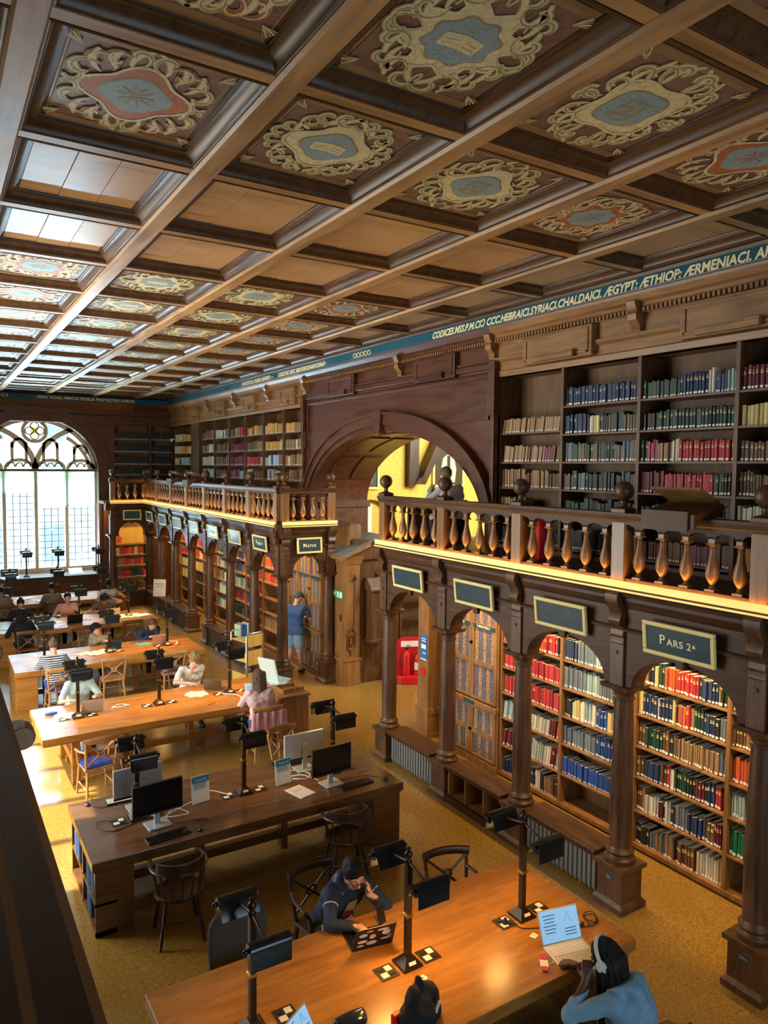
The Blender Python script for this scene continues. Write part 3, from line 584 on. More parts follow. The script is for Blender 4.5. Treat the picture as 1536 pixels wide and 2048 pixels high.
for k in range(7): sign(fl_[k], (SX, 13.45+1.5*(k+.5), 2.91), R90, fn[k], .74, .32, .12)
sign('blue board lettered Maths in a gilt frame at the gallery corner', (6.485, 13.45-.165, 2.91), 0, ('M', 'ATHS'), .56, .32, .105)
sign('blank dark board in a gilt frame over the glowing arch', (5.40, 23.95-.165, 2.93), 0, None, .56, .32)
# ------------------------------------------------------------------ bookcases and books
PAL = dict(N=((.015, .035, .10), 'navy'), G=((.012, .05, .035), 'dark green'), T=((.30, .19, .09), 'tan'), R=((.42, .03, .035), 'red'), M=((.13, .012, .022), 'maroon'),
 K=((.016, .018, .02), 'black'), W=((.60, .57, .48), 'cream'), Y=((.62, .50, .20), 'pale yellow'), B=((.02, .08, .36), 'bright blue'), O=((.55, .10, .03), 'orange-red'),
 g=((.13, .17, .21), 'grey-blue'), c=((.32, .45, .45), 'pale turquoise'), b=((.14, .065, .03), 'brown'), o=((.12, .10, .06), 'olive-grey'), e=((.01, .16, .075), 'emerald'), p=((.20, .03, .09), 'plum'), y=((.58, .34, .08), 'ochre'))
books = []     # (matrix parts, colour code, labels)
def bookcase(label, loc, rz, w, z0, z1, shelves, fills, tagname, depth=.36, plinth=True, seed=0, top_room=.3, back=None, lean=()):
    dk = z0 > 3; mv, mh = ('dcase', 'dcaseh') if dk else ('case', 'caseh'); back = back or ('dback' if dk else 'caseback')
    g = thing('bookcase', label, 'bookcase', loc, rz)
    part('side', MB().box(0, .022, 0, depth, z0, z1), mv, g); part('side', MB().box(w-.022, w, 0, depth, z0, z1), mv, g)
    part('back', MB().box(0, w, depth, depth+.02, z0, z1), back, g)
    if plinth: part('plinth', MB().box(0, w, -.02, depth, z0-.001, z0+.05), mv, g)
    sh = MB().box(.02, w-.02, .005, depth, -.022, 0).mesh('shelf', mh)
    for z in shelves: link('shelf', sh, g, (0, 0, z))
    part('top', MB().box(0, w, 0, depth, z1, z1+.02), mv, g)
    rg = random.Random(seed*31+7)
    for j, z in enumerate(shelves):
        s_ = fills[j] if j < len(fills) else ''
        if not s_: continue
        room = ((shelves[j-1]-.022) if j else z1)-z
        hmax = min(room-.03, top_room); x = .03; n = 0; xe = w-.03; cells = len(s_)
        lastc = None; hb = hmax*rg.uniform(.78, .95); tb = rg.uniform(.028, .042); ln = rad(-7) if (j in lean) else 0
        while x < xe-.02:
            c = s_[min(cells-1, int((x-.03)/(xe-.03)*cells))]
            if c == ' ': x += .03; lastc = c; continue
            if c != lastc: hb = hmax*rg.uniform(.72, .97); tb = rg.uniform(.024, .042); lastc = c
            t = tb*rg.uniform(.8, 1.25); h = min(hmax, hb*rg.uniform(.93, 1.05))
            if x+t > xe: break
            col = PAL[c][0]; v = rg.uniform(.75, 1.3); col = tuple(min(1, q*v*rg.uniform(.92, 1.08)) for q in col)
            n += 1
            books.append(dict(loc=Vector(loc), rz=rz, x=x, y=.03+rg.uniform(0, .03), z=z, t=t*.96, h=h, d=min(depth-.08, h*.72), col=col, c=c, tilt=ln+rg.uniform(-.008, .008), tag=tagname, shelf=j, n=n))
            x += t + (.004 if not ln else .006)
    return g
LZ = [2.0, 1.63, 1.25, .88, .47, .06]; UZ = [5.31, 4.95, 4.59, 4.23, 3.87, 3.46]
low = [('OOWKROORRK', 'RRYRRRRRRR', 'RRRRRRRRRR', 'ccccWWWWMO', 'MMpRRcWcWMc', 'NNNNTKNWKTbN'),
       ('NNgggcccWWW', 'gggccgggKg', 'KWYWcWBBYcWbB', 'gggggBBBBBB', 'BBBBBBBBBYW', ''),
       ('YTKYGGOOORRRRRNNNNTGG', 'YNNNWNNNYKOORTGGNNNKgN', 'bGGGGbbKbTTTTTTTTgg', 'bKNNNNbRWGGGGKMMKNRRR', 'bTWWWMNWKgggNNNobbMM', 'KKKggTgTT bbbb WWWWWW'),
       ('GYWNGTRRNG', 'bTTbRRGGNN', 'OOOTObTTNN', 'ccccNNGGRR', 'eeeeGGTTbb', ''), ('NGRTbNGRTb', 'RRTTNNGG', 'TTbbNN', 'NNGG', 'RRbb', '')]
lw = ['first open bay of lower bookcase right of the lattice doors', 'second open bay of lower bookcase', 'widely seen lower bookcase bay under Pars 2', 'lower bookcase bay at the right edge', 'lower bookcase bay beyond the right edge']
lt = ['lower bay beside lattice doors', 'second lower bay past lattice doors', 'lower bay under Pars 2', 'lower bay at the right edge', 'lower bay past the right edge']
for k in range(5): bookcase('oak ' + lw[k], (XW, 8.0-1.19*k, 0), R90, 1.19, .03, 2.42, LZ, low[k], lt[k], seed=k, lean=((3, 4) if k == 0 else ()))
upp = [('', 'TTTTTTTTTT', 'TTTTbTTpbb', 'TTTTbTTTbb', 'TT   ', 'KKK'), ('NNNNNNNNNN', 'NNNNNWYNKoGGooo', 'gGoGoGGogo', 'oGgGKGGogo', 'KGKGKGKKKG', 'KKGK'),
       ('GGGGGGGNNNNNWNNcc', 'KKKGGGGGGGGGGGGG', 'GRpTTTWRRRRRRRRRR', 'MMMMRRRRRRRRGGK', 'KGKKGWKGK', 'MbMb'), ('MMMMMMMMMM', 'YYYYYYYYYY', 'bbbTbTTbRR', 'boTboTooKK', 'WWKKNKNNKK', 'yyYYGG'), ('RRRNNNGG', 'TTTTGGG', 'NNNN', 'RRRR', 'KKKK', '')]
uw = ['upper bookcase bay right beside the great arch, tan books', 'second upper bookcase bay right of the arch, navy top row', 'third upper bookcase bay right of the arch', 'fourth upper bookcase bay right of the arch, pale yellow row', 'fifth upper bookcase bay beyond the right edge']
ut = ['upper bay beside the great arch', 'second upper bay right of the arch', 'third upper bay right of the arch', 'fourth upper bay right of the arch', 'fifth upper bay right of the arch']
for k in range(5): bookcase(uw[k], (XW, 8.12-1.215*k, 0), R90, 1.215, 3.36, 5.80, UZ[:] if k else [5.0]+UZ[2:], (upp[k] if k else upp[k][1:]), ut[k], seed=20+k, top_room=.27, lean=((0, 1) if k == 0 else ()))
fu = [('yyyyTTTyyy', 'TTTTTWTTTT', 'TWTTbTTTTT', 'bbTTbbTTKg', ''), ('WyyyyyTyyg', 'yyyyyyyycc', 'ccWBWccgRc', 'KYBcKcWWKo', 'KK'), ('byybyyTTTo', 'ooboobTTTb', 'RRMRRRMMyy', 'YYcboobbbb', 'b'),
      ('ooKTTTRRMR', 'MMpMpMpMMM', 'MMMpMpppMM', 'ppgpppccBc', ''), ('WWgWWKWpgo', 'NbobbobKoo', 'oooobooboo', 'obobboobbo', ''), ('bbTbbbbTbb', 'TTbTTWWWcW', 'WWWcWWcWWW', 'ccWgcgWccc', '')]
for k in range(6): bookcase(['upper bookcase bay left of the arch, ochre journals', 'second upper bay left of the arch', 'third upper bay left of the arch', 'fourth upper bay left of the arch', 'fifth upper bay left of the arch', 'sixth upper bay left of the arch, by the pilaster'][k],
    (XW, 15.72+1.22*k, 0), R90, 1.2, 3.36, 5.80, [5.28, 4.89, 4.52, 4.17, 3.78], fu[k], ['first', 'second', 'third', 'fourth', 'fifth', 'sixth'][k]+' upper bay left of the arch', seed=40+k, top_room=.27)
part('corner_pilaster', MB().box(6.95, 7.4, 21.84, 22.62, 3.36, 5.83), 'oak_v', wall_r)
bookcase('corner upper bookcase bay with pale green and orange rows', (XW, 24.72, 0), R90, 2.06, 3.36, 5.80, [5.28, 4.89, 4.52, 4.17, 3.78], ('WWWWyyyyyy', 'WWWyyOycc', 'WWoccccob', 'bbooob', ''), 'corner upper bay', seed=50, top_room=.27)
for k, (xa, w_) in enumerate(((5.12, 1.18), (6.30, .74))): bookcase(['dark upper bookcase bay right of the great window', 'narrow dark upper bookcase bay in the far corner'][k], (xa, 24.98, 0), 0, w_, 3.36, 5.80, [5.34, 4.93, 4.52, 4.17, 3.78], ('KKKKGKKKKN', 'KKGKKKKKKK', 'KKKKKKNKKK', 'KKKKGKKKKK', ''), ['upper bay by the window', 'upper corner bay by the window'][k], seed=60+k, top_room=.26)
flo = [('OOOOROOORR', 'OOORROOOOR', '', '', 'TTTTTTTTTT', ''), ('GoGWGGyGGG', 'GGGGoYRRRM', 'NKKBBBRRMR', 'BBBBGGbbMM', 'KbbMMMbMbM', ''), ('NRRoKNNNRR', 'NNRNNNNoRN', 'cggcccggcg', 'MMMMRMMMRM', 'GgGGKGKgKK', ''),
       ('GgGGoGGWcc', 'cgWccgWbTo', 'oTTToWWWgW', 'bcWcWWWWcW', 'gcWWbK', ''), ('RMRRMRMRRM', 'RORRMRMRMM', 'bTWbRTbTRb', 'KKNKbbKbKb', 'KKNgbKKbKb', ''), ('yRRRORRRRR', 'RRRORRYYYY', 'YYYYYYYYYY', 'KKbKKKbKKK', 'KbKKbKKKbK', ''), ('RRRROORRRR', 'RRRRRRRRRR', 'YYYYYYYYYY', 'YYYYYYYWYY', 'KbKbKKbKbb', ''), ('RRRR', 'RRRR', 'YYYYYY', 'bbbb', 'KKKK', '')]
for k in range(8): bookcase(['lower bookcase bay behind the Pars 1 arch, orange-red rows', 'second lower bay beyond the corner column', 'third lower bay beyond the corner column', 'fourth lower bay beyond the corner column', 'fifth lower bay beyond the corner column', 'sixth lower bay beyond the corner column', 'seventh lower bay beyond the corner column', 'last lower bay in the far corner'][k],
    (XW, 17.0+1.17*k, 0), R90, 1.17, .03, 2.42, LZ, flo[k], ['first', 'second', 'third', 'fourth', 'fifth', 'sixth', 'seventh', 'eighth'][k]+' far lower bay', seed=70+k)
bookcase('glowing lower bookcase beside the window, red and olive rows', (5.0, 24.98, 0), 0, 1.15, .03, 2.72, [1.88, 1.52, 1.16, .77, .345], ('OOO        ', 'oyoRRORyoR ', 'ooTORRTRROG', 'GooRRRGGGMR', 'K  K  bb'), 'glowing bay by the window', seed=90, back='ply')
# rank the books by how large they show
def to_px(p):
    d = p-CAM; zc = d.dot(CF)
    return (768+F_PX*d.dot(CR)/zc, 1024+F_PX*d.dot(CD)/zc, zc) if zc > .1 else (-1, -1, -1)
for b in books:
    R = Matrix.Rotation(b['rz'], 3, 'Z'); b['p'] = b['loc'] + R @ Vector((b['x'], b['y'], b['z']))
    x, y_, zc = to_px(b['p']+Vector((0, 0, b['h']/2))); s_ = b['t']*b['h']/(zc*zc) if zc > 0 else 0
    if zc < 0 or not (5 < x < 1531): s_ = 0
    if b['z'] < 2.4:
        for yc in [9.41-u for u in NU]:
            if abs(to_px(Vector((5.97, yc, b['z'])))[0]-x) < 150/ max(zc, 1): s_ = 0
        if b['p'].y > 13 and b['p'].x > 6.9: s_ *= .7
    elif b['z'] < 4.0: s_ *= .2
    b['s'] = s_
order = sorted(range(len(books)), key=lambda i: -books[i]['s']); single = set(order[:300])
ORD = ['', 'first', 'second', 'third', 'fourth', 'fifth', 'sixth', 'seventh', 'eighth', 'ninth', 'tenth', 'eleventh', 'twelfth', 'thirteenth', 'fourteenth', 'fifteenth', 'sixteenth', 'seventeenth', 'eighteenth', 'nineteenth']
def ordw(n):
    if n < 20: return ORD[n]
    t = ('twent', 'thirt', 'fort', 'fift', 'sixt')[n//10-2]
    return t+'ieth' if n % 10 == 0 else t+'y-'+ORD[n % 10]
UB = [(0, .06), (.2, .012), (.5, 0), (.8, .012), (1, .06), (1, 1), (0, 1)]
ub = MB().prism(UB, 'z', 0, 1); ub.m = [0, 1]+[0]*7
unit_book = ub.mesh('book', ['book', 'page']); unit_label = MB().box(.14, .86, -.03, .05, .05, .15).mesh('spine_label', 'label')
unit_title = MB().box(.18, .82, -.012, .05, .66, .69).box(.18, .82, -.012, .05, .72, .735).box(.25, .75, -.012, .05, .78, .80).mesh('spine_title', 'goldf')
vs, fs, cols = [], [], []
for i, b in enumerate(books):
    R = Matrix.Rotation(b['rz'], 3, 'Z') @ Matrix.Rotation(-b['tilt'], 3, 'Y')
    if i in single:
        o = link('book', unit_book); o.matrix_world = Matrix.Translation(b['p']+Vector((0, 0, .0015))) @ R.to_4x4() @ Matrix.Diagonal((b['t'], b['d'], b['h'], 1)); o.color = (*b['col'], 1)
        tag(o, '%s book, %s from left, %s shelf down, %s' % (PAL[b['c']][1], ordw(b['n']), ordw(b['shelf']+1), b['tag']), 'book', 'shelved library books')
        if b['c'] not in 'YW' or b['z'] < 2.4: link('spine_label', unit_label, o)
        if b['c'] in 'NGRMKBb': link('spine_title', unit_title, o)
    else:
        k = len(vs); t, d, h = b['t'], b['d'], b['h']
        for q in ((0, 0, 0), (t, 0, 0), (t, d, 0), (0, d, 0), (0, 0, h), (t, 0, h), (t, d, h), (0, d, h), (t*.15, -.002, h*.05), (t*.85, -.002, h*.05), (t*.85, -.002, h*.14), (t*.15, -.002, h*.14)): vs.append(tuple(b['p'] + R @ Vector(q)))
        fs += [(k, k+1, k+5, k+4), (k+1, k+2, k+6, k+5), (k+3, k, k+4, k+7), (k+4, k+5, k+6, k+7), (k+8, k+9, k+10, k+11)]
        cols += [b['col']]*3 + [(.60, .52, .36), (.78, .76, .70)]
me = bpy.data.meshes.new('shelved_books'); me.from_pydata(vs, [], fs); me.materials.append(M['bookv'])
at = me.color_attributes.new('tint', 'FLOAT_COLOR', 'CORNER'); cc = np.ones((len(me.loops), 4), 'f'); cc[:, :3] = np.repeat(np.array(cols, 'f'), [len(f) for f in fs], axis=0); at.data.foreach_set('color', cc.ravel())
tag(link('shelved_books', me), 'rows of many more bound library books filling the shelves', 'books', None, 'stuff')
# ------------------------------------------------------------------ room beyond the arch
yw = struct('wall_beyond', MB().box(8.3, 15, 14.62, 14.9, 0, 7.2), 'yellow', 'bright yellow brick wall of the room beyond the arch', cat='wall')
part('wall_end', MB().box(14.8, 15, 8, 14.9, 0, 7.2), 'yellow', yw); part('wall_side', MB().box(8.3, 15, 7.9, 8.1, 0, 7.2), 'yellow', yw); part('ceiling_boards', MB().box(8.3, 15, 7.9, 14.9, 7.1, 7.2), 'maho', yw)
area('fill_room_beyond', (11.6, 9.0, 6.3), (rad(62), 0, rad(0)), 3.5, 1.6, 800, (1, .94, .78))  # unseen lamp added inside the room to brighten the yellow wall
tb = thing('timber_brace', 'dark timber roof brace forking up the yellow wall', 'brace')
part('post', MB().prism([(9.68, 4.05), (9.94, 4.12), (9.94, 6.6), (9.68, 6.6)], 'y', 14.42, 14.64), 'chaird', tb)
part('strut', MB().prism([(9.84, 4.10), (10.02, 4.10), (10.85, 5.6), (11.1, 6.6), (10.86, 6.6), (10.62, 5.6)], 'y', 14.25, 14.5), 'chaird', tb)
def portrait(label, x0, x1, z0, z1, figure):
    t = thing('portrait', label, 'painting', ((x0+x1)/2, 14.6, z0)); w, h = (x1-x0)/2, z1-z0
    part('canvas', MB().box(-w+.05, w-.05, -.02, 0, .05, h-.05), plain('dark_canvas', (.035, .026, .016), .4), t)
    part('frame', MB().box(-w, w, -.05, .01, 0, .06).box(-w, w, -.05, .01, h-.06, h).box(-w, -w+.06, -.05, .01, .06, h-.06).box(w-.06, w, -.05, .01, .06, h-.06), 'goldf', t, bevel=.012)
    if figure:
        a = MB(); a.prism([(-.16, .12), (-.22, .5), (-.17, .72), (-.05, .80), (.05, .80), (.17, .72), (.24, .45), (.2, .12)], 'y', -.024, -.02, 0)
        a.prism([(-.05, .12), (-.045, .78), (.045, .78), (.05, .12)], 'y', -.027, -.024, 1); a.prism([(.055*cos(t_), .90+.075*sin(t_)) for t_ in [2*pi*i/14 for i in range(14)]], 'y', -.028, -.022, 2); a.prism([(-.07, .42), (.02, .38), (.05, .43), (-.03, .48)], 'y', -.029, -.024, 2)
        part('painted_figure', a, [plain('robe_white', (.52, .48, .38), .6), 'blackm', plain('paint_flesh', (.45, .27, .17), .6)], t)
    else:
        part('painted_figure', MB().prism([(-.1, .15), (-.14, .5), (-.04, .85), (.06, .85), (.12, .5), (.1, .15)], 'y', -.024, -.02), plain('robe_grey', (.16, .14, .10), .6), t)
portrait('gilt-framed portrait of a white-robed figure on the yellow wall', 10.45, 11.42, 4.02, 5.5, True)
portrait('dark narrow portrait on the yellow wall at the arch edge', 8.35, 8.92, 3.98, 5.1, False)
aw = thing('arched_recess', 'round-headed yellow recess with a bright pane low in the wall', 'recess', (8.62, 14.6, 2.9))
part('hood', MB().prism(arc(0, .4, .75, .6, 0, 180, 20) + arc(0, .4, .55, .45, 180, 0, 20), 'y', -.12, .02), 'yellow', aw, 40)
part('pane', MB().box(-.22, .1, -.03, .01, -.1, .75), plain('pale_pane', (.75, .78, .74), .3), aw)
# passage at floor level: oak lobby, dark presses, pilaster of the near range
lb = thing('oak_lobby', 'oak draught lobby with sloping lead roof beside the Maths arch', 'lobby', (7.12, 12.95, 0))
part('corner_pier', MB().box(0, .36, 0, .66, .52, 2.62).box(-.025, .385, -.025, .68, 0, .06).box(-.015, .375, -.015, .67, .06, .50).box(-.03, .39, -.03, .69, .50, .56), 'case', lb, bevel=.006)
part('cornice', MB().frust((.18, .33), 2.50, 2.68, .19, .24, .34, .39), 'case', lb)
part('panelling', MB().box(.36, 1.36, .06, .6, 0, 3.0).box(.36, 1.36, .03, .06, .0, .32).box(.36, .45, .02, .06, .3, 2.7).box(1.02, 1.12, .02, .06, .3, 2.7), 'oak_v', lb)
rf = MB().add([(-.1, -.12, 2.70), (-.1, .82, 2.68), (.92, 1.05, 3.10), (.92, -.06, 3.09), (-.1, -.12, 2.66), (-.1, .82, 2.64), (.92, 1.05, 3.06), (.92, -.06, 3.05)], [(0, 1, 2, 3), (4, 5, 6, 7), (0, 1, 5, 4), (1, 2, 6, 5), (2, 3, 7, 6), (3, 0, 4, 7)])
part('lead_roof', rf, 'roof', lb); part('roof_edge', MB().add([(-.13, -.15, 2.63), (-.13, -.09, 2.70), (.92, -.09, 3.09), (.92, -.15, 3.02)], [(0, 1, 2, 3)]).box(-.14, -.08, -.15, .85, 2.62, 2.69), 'case', lb)
part('gable', MB().prism([(-.02, 2.6), (.9, 2.6), (.9, 3.05), (-.02, 2.66)], 'y', -.02, .04), 'oak_v', lb)
dm = [(.14, .62), (.14, .72), (.07, .78), (.07, 1.08), (.12, 1.17), (.2, 1.17), (.25, 1.08), (.25, .80), (.22, .75)]
part('scroll_moulding', MB().tube([(x, -.012, z) for x, z in dm] , .014, 6).tube([(.2, -.012, 1.17), (.23, -.012, 1.3), (.23, -.012, 2.3)], .014, 6).tube([(x, -.012, z) for x, z in arc(.16, .93, .045, .12, 0, 360, 16)[:-1]], .012, 6, closed=True), 'oak_v', lb, 40)
part('door_knob', MB().ball((.23, -.04, 2.22), .035, 10), 'bronze', lb, 40)
part('wall_box', MB().box(.52, .88, -.22, .05, .95, 1.95).prism([(-.27, 1.95), (-.27, 2.0), (-.08, 2.22), (.05, 2.22), (.05, 1.95)], 'x', .47, .93).box(.49, .91, -.24, .05, .88, .95), 'oak_v', lb, bevel=.01)
part('ball_finial', MB().ball((.7, -.08, 2.28), .055, 14), 'bronze', lb, 40)
es = thing('exit_sign', 'small green and white running-man exit sign on the lobby', 'sign', (7.115, 13.24, 1.87))
part('plate', MB().box(-.006, 0, -.23, .23, -.075, .075), 'green', es); part('pictogram', MB().box(-.009, -.005, -.06, .02, -.06, .06).box(-.009, -.005, -.20, -.09, -.06, .06).box(-.009, -.005, .08, .2, -.025, .035), 'white', es)
solo('brass_plate', MB().box(7.108, 7.12, 13.05, 13.14, 1.33, 1.47), 'brass', 'small brass finger plate on the oak lobby', 'plate')
dp = thing('dark_press', 'shadowy dark oak press with shelves deep in the passage', 'press', (8.5, 13.0, 0))
part('body', MB().box(0, 1.3, .2, .5, 0, 2.6).box(0, .06, 0, .3, 0, 2.6).box(1.24, 1.3, 0, .3, 0, 2.6), 'oak_v', dp)
for z in (.4, .8, 1.2, 1.6, 2.0): part('shelf', MB().box(.05, 1.25, -.01, .25, z, z+.03), 'oak_u', dp)
pn = struct('trim_1', MB().box(6.93, 7.42, 9.72, 10.02, .5, 3.3).box(6.90, 7.45, 9.69, 10.05, .40, .50).box(6.92, 7.43, 9.71, 10.03, .08, .4).box(6.89, 7.46, 9.68, 10.06, 0, .08).box(7.42, 8.4, 9.6, 10.0, 0, 3.3), 'case', 'light oak pier at the end of the near bookcase range', cat='trim')
part('tall_side', MB().box(7.0, 7.42, 8.0, 9.72, 2.42, 3.3), 'oak_v', pn)
wn = thing('wall_notice', 'blue and white notice on the pier by the extinguishers', 'notice', (6.928, 9.845, 1.51))
part('sheet', MB().box(-.010, 0, -.085, .085, -.21, .21), 'bluep', wn)
part('print_lines', MB().box(-.0115, -.0095, -.065, .065, -.02, .05).box(-.0115, -.0095, -.06, .05, .10, .115).box(-.0115, -.0095, -.06, .06, .14, .155).box(-.0115, -.0095, -.06, .03, -.10, -.085).box(-.0115, -.0095, -.085, .085, -.21, -.19), 'paper', wn)
solo('call_point', MB().box(6.90, 6.928, 9.80, 9.90, 1.05, 1.16), 'red', 'small red fire alarm call point on the pier', 'alarm')
# fire extinguishers on their red stand
st = thing('extinguisher_stand', 'red plastic stand with rounded back holding two extinguishers', 'stand', (8.46, 12.5, 0), rad(-25))
part('tray', MB().prism([(.3*cos(t)*1.05, .17*sin(t)-.02) for t in [2*pi*i/24 for i in range(24)]], 'z', 0, .16), 'red', st, bevel=.012)
part('back_panel', MB().prism([(-.28, .1), (.28, .1)] + arc(.12, .80, .16, .14, 0, 90, 6) + arc(-.12, .80, .16, .14, 90, 180, 6), 'y', .08, .12), 'red', st, bevel=.008)
part('instruction_card', MB().box(-.2, .2, .07, .08, .74, .86), 'paper', st)
for x, r_, h_, nm in ((-.10, .075, .50, 'larger red fire extinguisher with black hose'), (.13, .055, .42, 'smaller red fire extinguisher with white label')):
    R_ = Matrix.Rotation(rad(-25), 3, 'Z'); p_ = Vector((8.46, 12.5, .165)) + R_ @ Vector((x, -.02, 0))
    e = thing('fire_extinguisher', nm, 'extinguisher', p_, rad(-25))
    part('cylinder', MB().lathe([(r_*.9, 0), (r_, .02), (r_, h_-.09), (r_*.8, h_-.04), (r_*.35, h_), (.022, h_+.03)], seg=18), 'red', e, 50)
    part('valve', MB().box(-.02, .02, -.02, .02, h_+.03, h_+.07).box(-.02, .10, -.012, .012, h_+.07, h_+.09).box(-.01, .09, -.01, .01, h_+.11, h_+.125), 'black' if x < 0 else 'steel', e)
    part('label', MB().lathe([(r_+.002, .12), (r_+.002, .27)], seg=18), 'white' if x > 0 else 'red', e)
    part('hose', MB().tube([(-.02, -.01, h_+.05), (-.1, -.02, h_), (-.13, -.03, h_*.6), (-.1, -.04, .15)], .010, 6), 'blackm', e, 50)
# lattice-door bookcases
def lattice_mat(name, a, b):
    m, n, l, bs = new_mat(name); tc = n.new('ShaderNodeTexCoord'); vo = n.new('ShaderNodeTexVoronoi'); vo.inputs['Scale'].default_value = 48; l.new(tc.outputs['Object'], vo.inputs[0])
    r = n.new('ShaderNodeValToRGB'); l.new(vo.outputs['Distance'], r.inputs[0]); r.color_ramp.elements[0].position = .30; r.color_ramp.elements[1].position = .42; r.color_ramp.elements[0].color = (*b, 1); r.color_ramp.elements[1].color = (*a, 1)
    l.new(r.outputs[0], bs.inputs['Base Color']); bs.inputs['Roughness'].default_value = .6; return m
M['lat1'] = lattice_mat('pierced_lattice_violet', (.13, .115, .17), (.02, .016, .02)); M['lat2'] = lattice_mat('pierced_lattice_tan', (.34, .22, .11), (.035, .02, .014))
def lattice_case(label, loc, w, titles=()):
    g = thing('lattice_bookcase', label, 'bookcase', loc, R90)
    part('body', MB().box(0, .03, 0, .4, 0, 2.75).box(w-.03, w, 0, .4, 0, 2.75).box(0, w, .3, .4, 0, 2.75).box(0, w, 0, .4, 2.72, 2.8).box(-.01, w+.01, -.03, .3, 0, .1), 'case', g)
    part('mid_rail', MB().box(-.01, w+.01, -.05, .3, .90, .98), 'case', g, bevel=.01)
    for z0, z1 in ((.12, .89), (1.0, 2.7)):
        for k in range(2):
            a, b = w/2*k+.03*(1-k), w/2*(k+1)-.03*k; d = MB(); nz = 2 if z1 < 1 else 3; hh = (z1-z0)/nz
            d.box(a, a+.06, -.02, .02, z0, z1).box(b-.06, b, -.02, .02, z0, z1)
            for j in range(nz+1): zz = z0+hh*j; d.box(a+.06, b-.06, -.02, .02, max(z0, zz-.035), min(z1, zz+.035))
            dr = part('door', d, 'case', g, bevel=.005)
            for j in range(nz):
                nb = 5; bw = (b-a-.12)/nb
                for q in range(nb): part('lattice_strip', MB().box(a+.06+bw*q+.004, a+.06+bw*(q+1)-.004, .0, .012, z0+hh*j+.035, z0+hh*(j+1)-.035), 'lat1' if (q+j+k) % 2 else 'lat2', dr)
            part('latch', MB().box(w/2-.025, w/2+.025, -.03, -.018, (z0+z1)/2-.02, (z0+z1)/2+.02), 'brass', dr)
    part('title_strip', MB().box(.06, w/2-.04, -.028, -.02, 2.10, 2.16).box(w/2+.04, w-.06, -.028, -.02, 2.10, 2.16).box(w/2-.12, w/2+.12, -.06, -.05, .91, .97), 'slate', g)
    for j, t_ in enumerate(titles): link('title_lettering', text_mesh(t_, .05, 'gold', .001, 1, .85), g, (w*(.26+.48*j), -.0295, 2.13), (rad(90), 0, 0))
    return g
lattice_case('tall bookcase with pierced lattice doors behind the second near arch', (6.98, 9.25, 0), 1.22, ('IOH. SELDENI', 'E BIBLIOTHECA'))
lattice_case('tall bookcase with lattice doors behind the standing man', (6.98, 14.85, 0), 1.18)
lattice_case('plain lattice bookcase between the man and the open shelves', (6.99, 15.82, 0), .96)
# ------------------------------------------------------------------ benches and radiators of the arcade
fin_me = MB().box(-.022, .022, -.06, .06, .06, .42).box(-.012, .012, -.045, .045, .03, .06).mesh('fin', 'iron')
def bench(label, y0, y1, kind, x0=5.80, w=.37):
    g = thing('bench', label, 'bench', (x0, y0, 0), R90); L = y0-y1
    part('seat_board', MB().box(0, L, 0, w, .465, .51), 'oak_u', g, bevel=.008); part('front_edge', MB().box(0, L, .012, .03, .44, .465), 'oak_u', g)
    if kind == 'boxes':
        part('carcass', MB().box(0, .03, .05, w, .03, .465).box(L-.03, L, .05, w, .03, .465).box(0, L, w-.02, w, .03, .465).box(0, L, .05, w, .06, .09), 'case', g); part('plinth', MB().box(0, L, .0, .06, 0, .09), 'oak_u', g)
        for k in (1, 2): part('divider', MB().box(L*k/3-.012, L*k/3+.012, .05, w-.02, .09, .465), 'case', g)
    if kind == 'panel': part('front_panel', MB().box(0, L, .06, .1, .0, .465).box(0, L, .03, .1, 0, .08), 'oak_u', g)
    if kind == 'rad': part('back_panel', MB().box(0, L, w-.02, w, 0, .465), 'oak_u', g)
    return g
def radiator(label, y0, n, x=5.93):
    g = thing('radiator', label, 'radiator', (x, y0, 0), R90)
    for k in range(n): link('fin', fin_me, g, (.03+.066*k, 0, 0))
    part('pipe', MB().tube([(0, 0, .10), (.066*n, 0, .10)], .014, 8).tube([(0, 0, .38), (.066*n, 0, .38)], .014, 8).box(.0, .03, -.03, .03, 0, .08).box(.066*n-.03, .066*n, -.03, .03, 0, .08), 'iron', g, 40)
bench('dark oak bench board over the radiator nearest the passage', 9.22, 8.10, 'rad'); radiator('grey cast radiator under the bench nearest the passage', 9.18, 16)
bench('oak bench with open pigeonholes glowing from within', 7.72, 6.61, 'boxes')
bench('dark oak bench board behind the desk lamp', 6.23, 5.12, 'rad'); radiator('grey cast radiator behind the right desk lamp', 6.20, 16)
fb = ['oak bench in the first bay left of the corner column, low books below', 'oak bench in the second bay of the far arcade', 'oak bench in the third bay of the far arcade', 'oak bench in the fifth bay of the far arcade', 'oak bench in the sixth bay of the far arcade', 'oak bench in the corner bay of the far arcade']
for j, k in enumerate((0, 1, 2, 4, 5, 6)): bench(fb[j], 13.45+1.5*(k+1)-.19, 13.45+1.5*k+.19, 'panel')
tag(part('bench', MB().box(5.02, 5.79, 23.8, 24.1, .465, .51).box(5.05, 5.79, 23.85, 24.1, 0, .465), 'oak_u', None), 'short oak bench under the glowing arch by the window', 'bench')
nb = thing('notice_stand', 'white printed notice propped on the bench in the far corner', 'notice', (5.86, 22.35, .515), rad(-35))
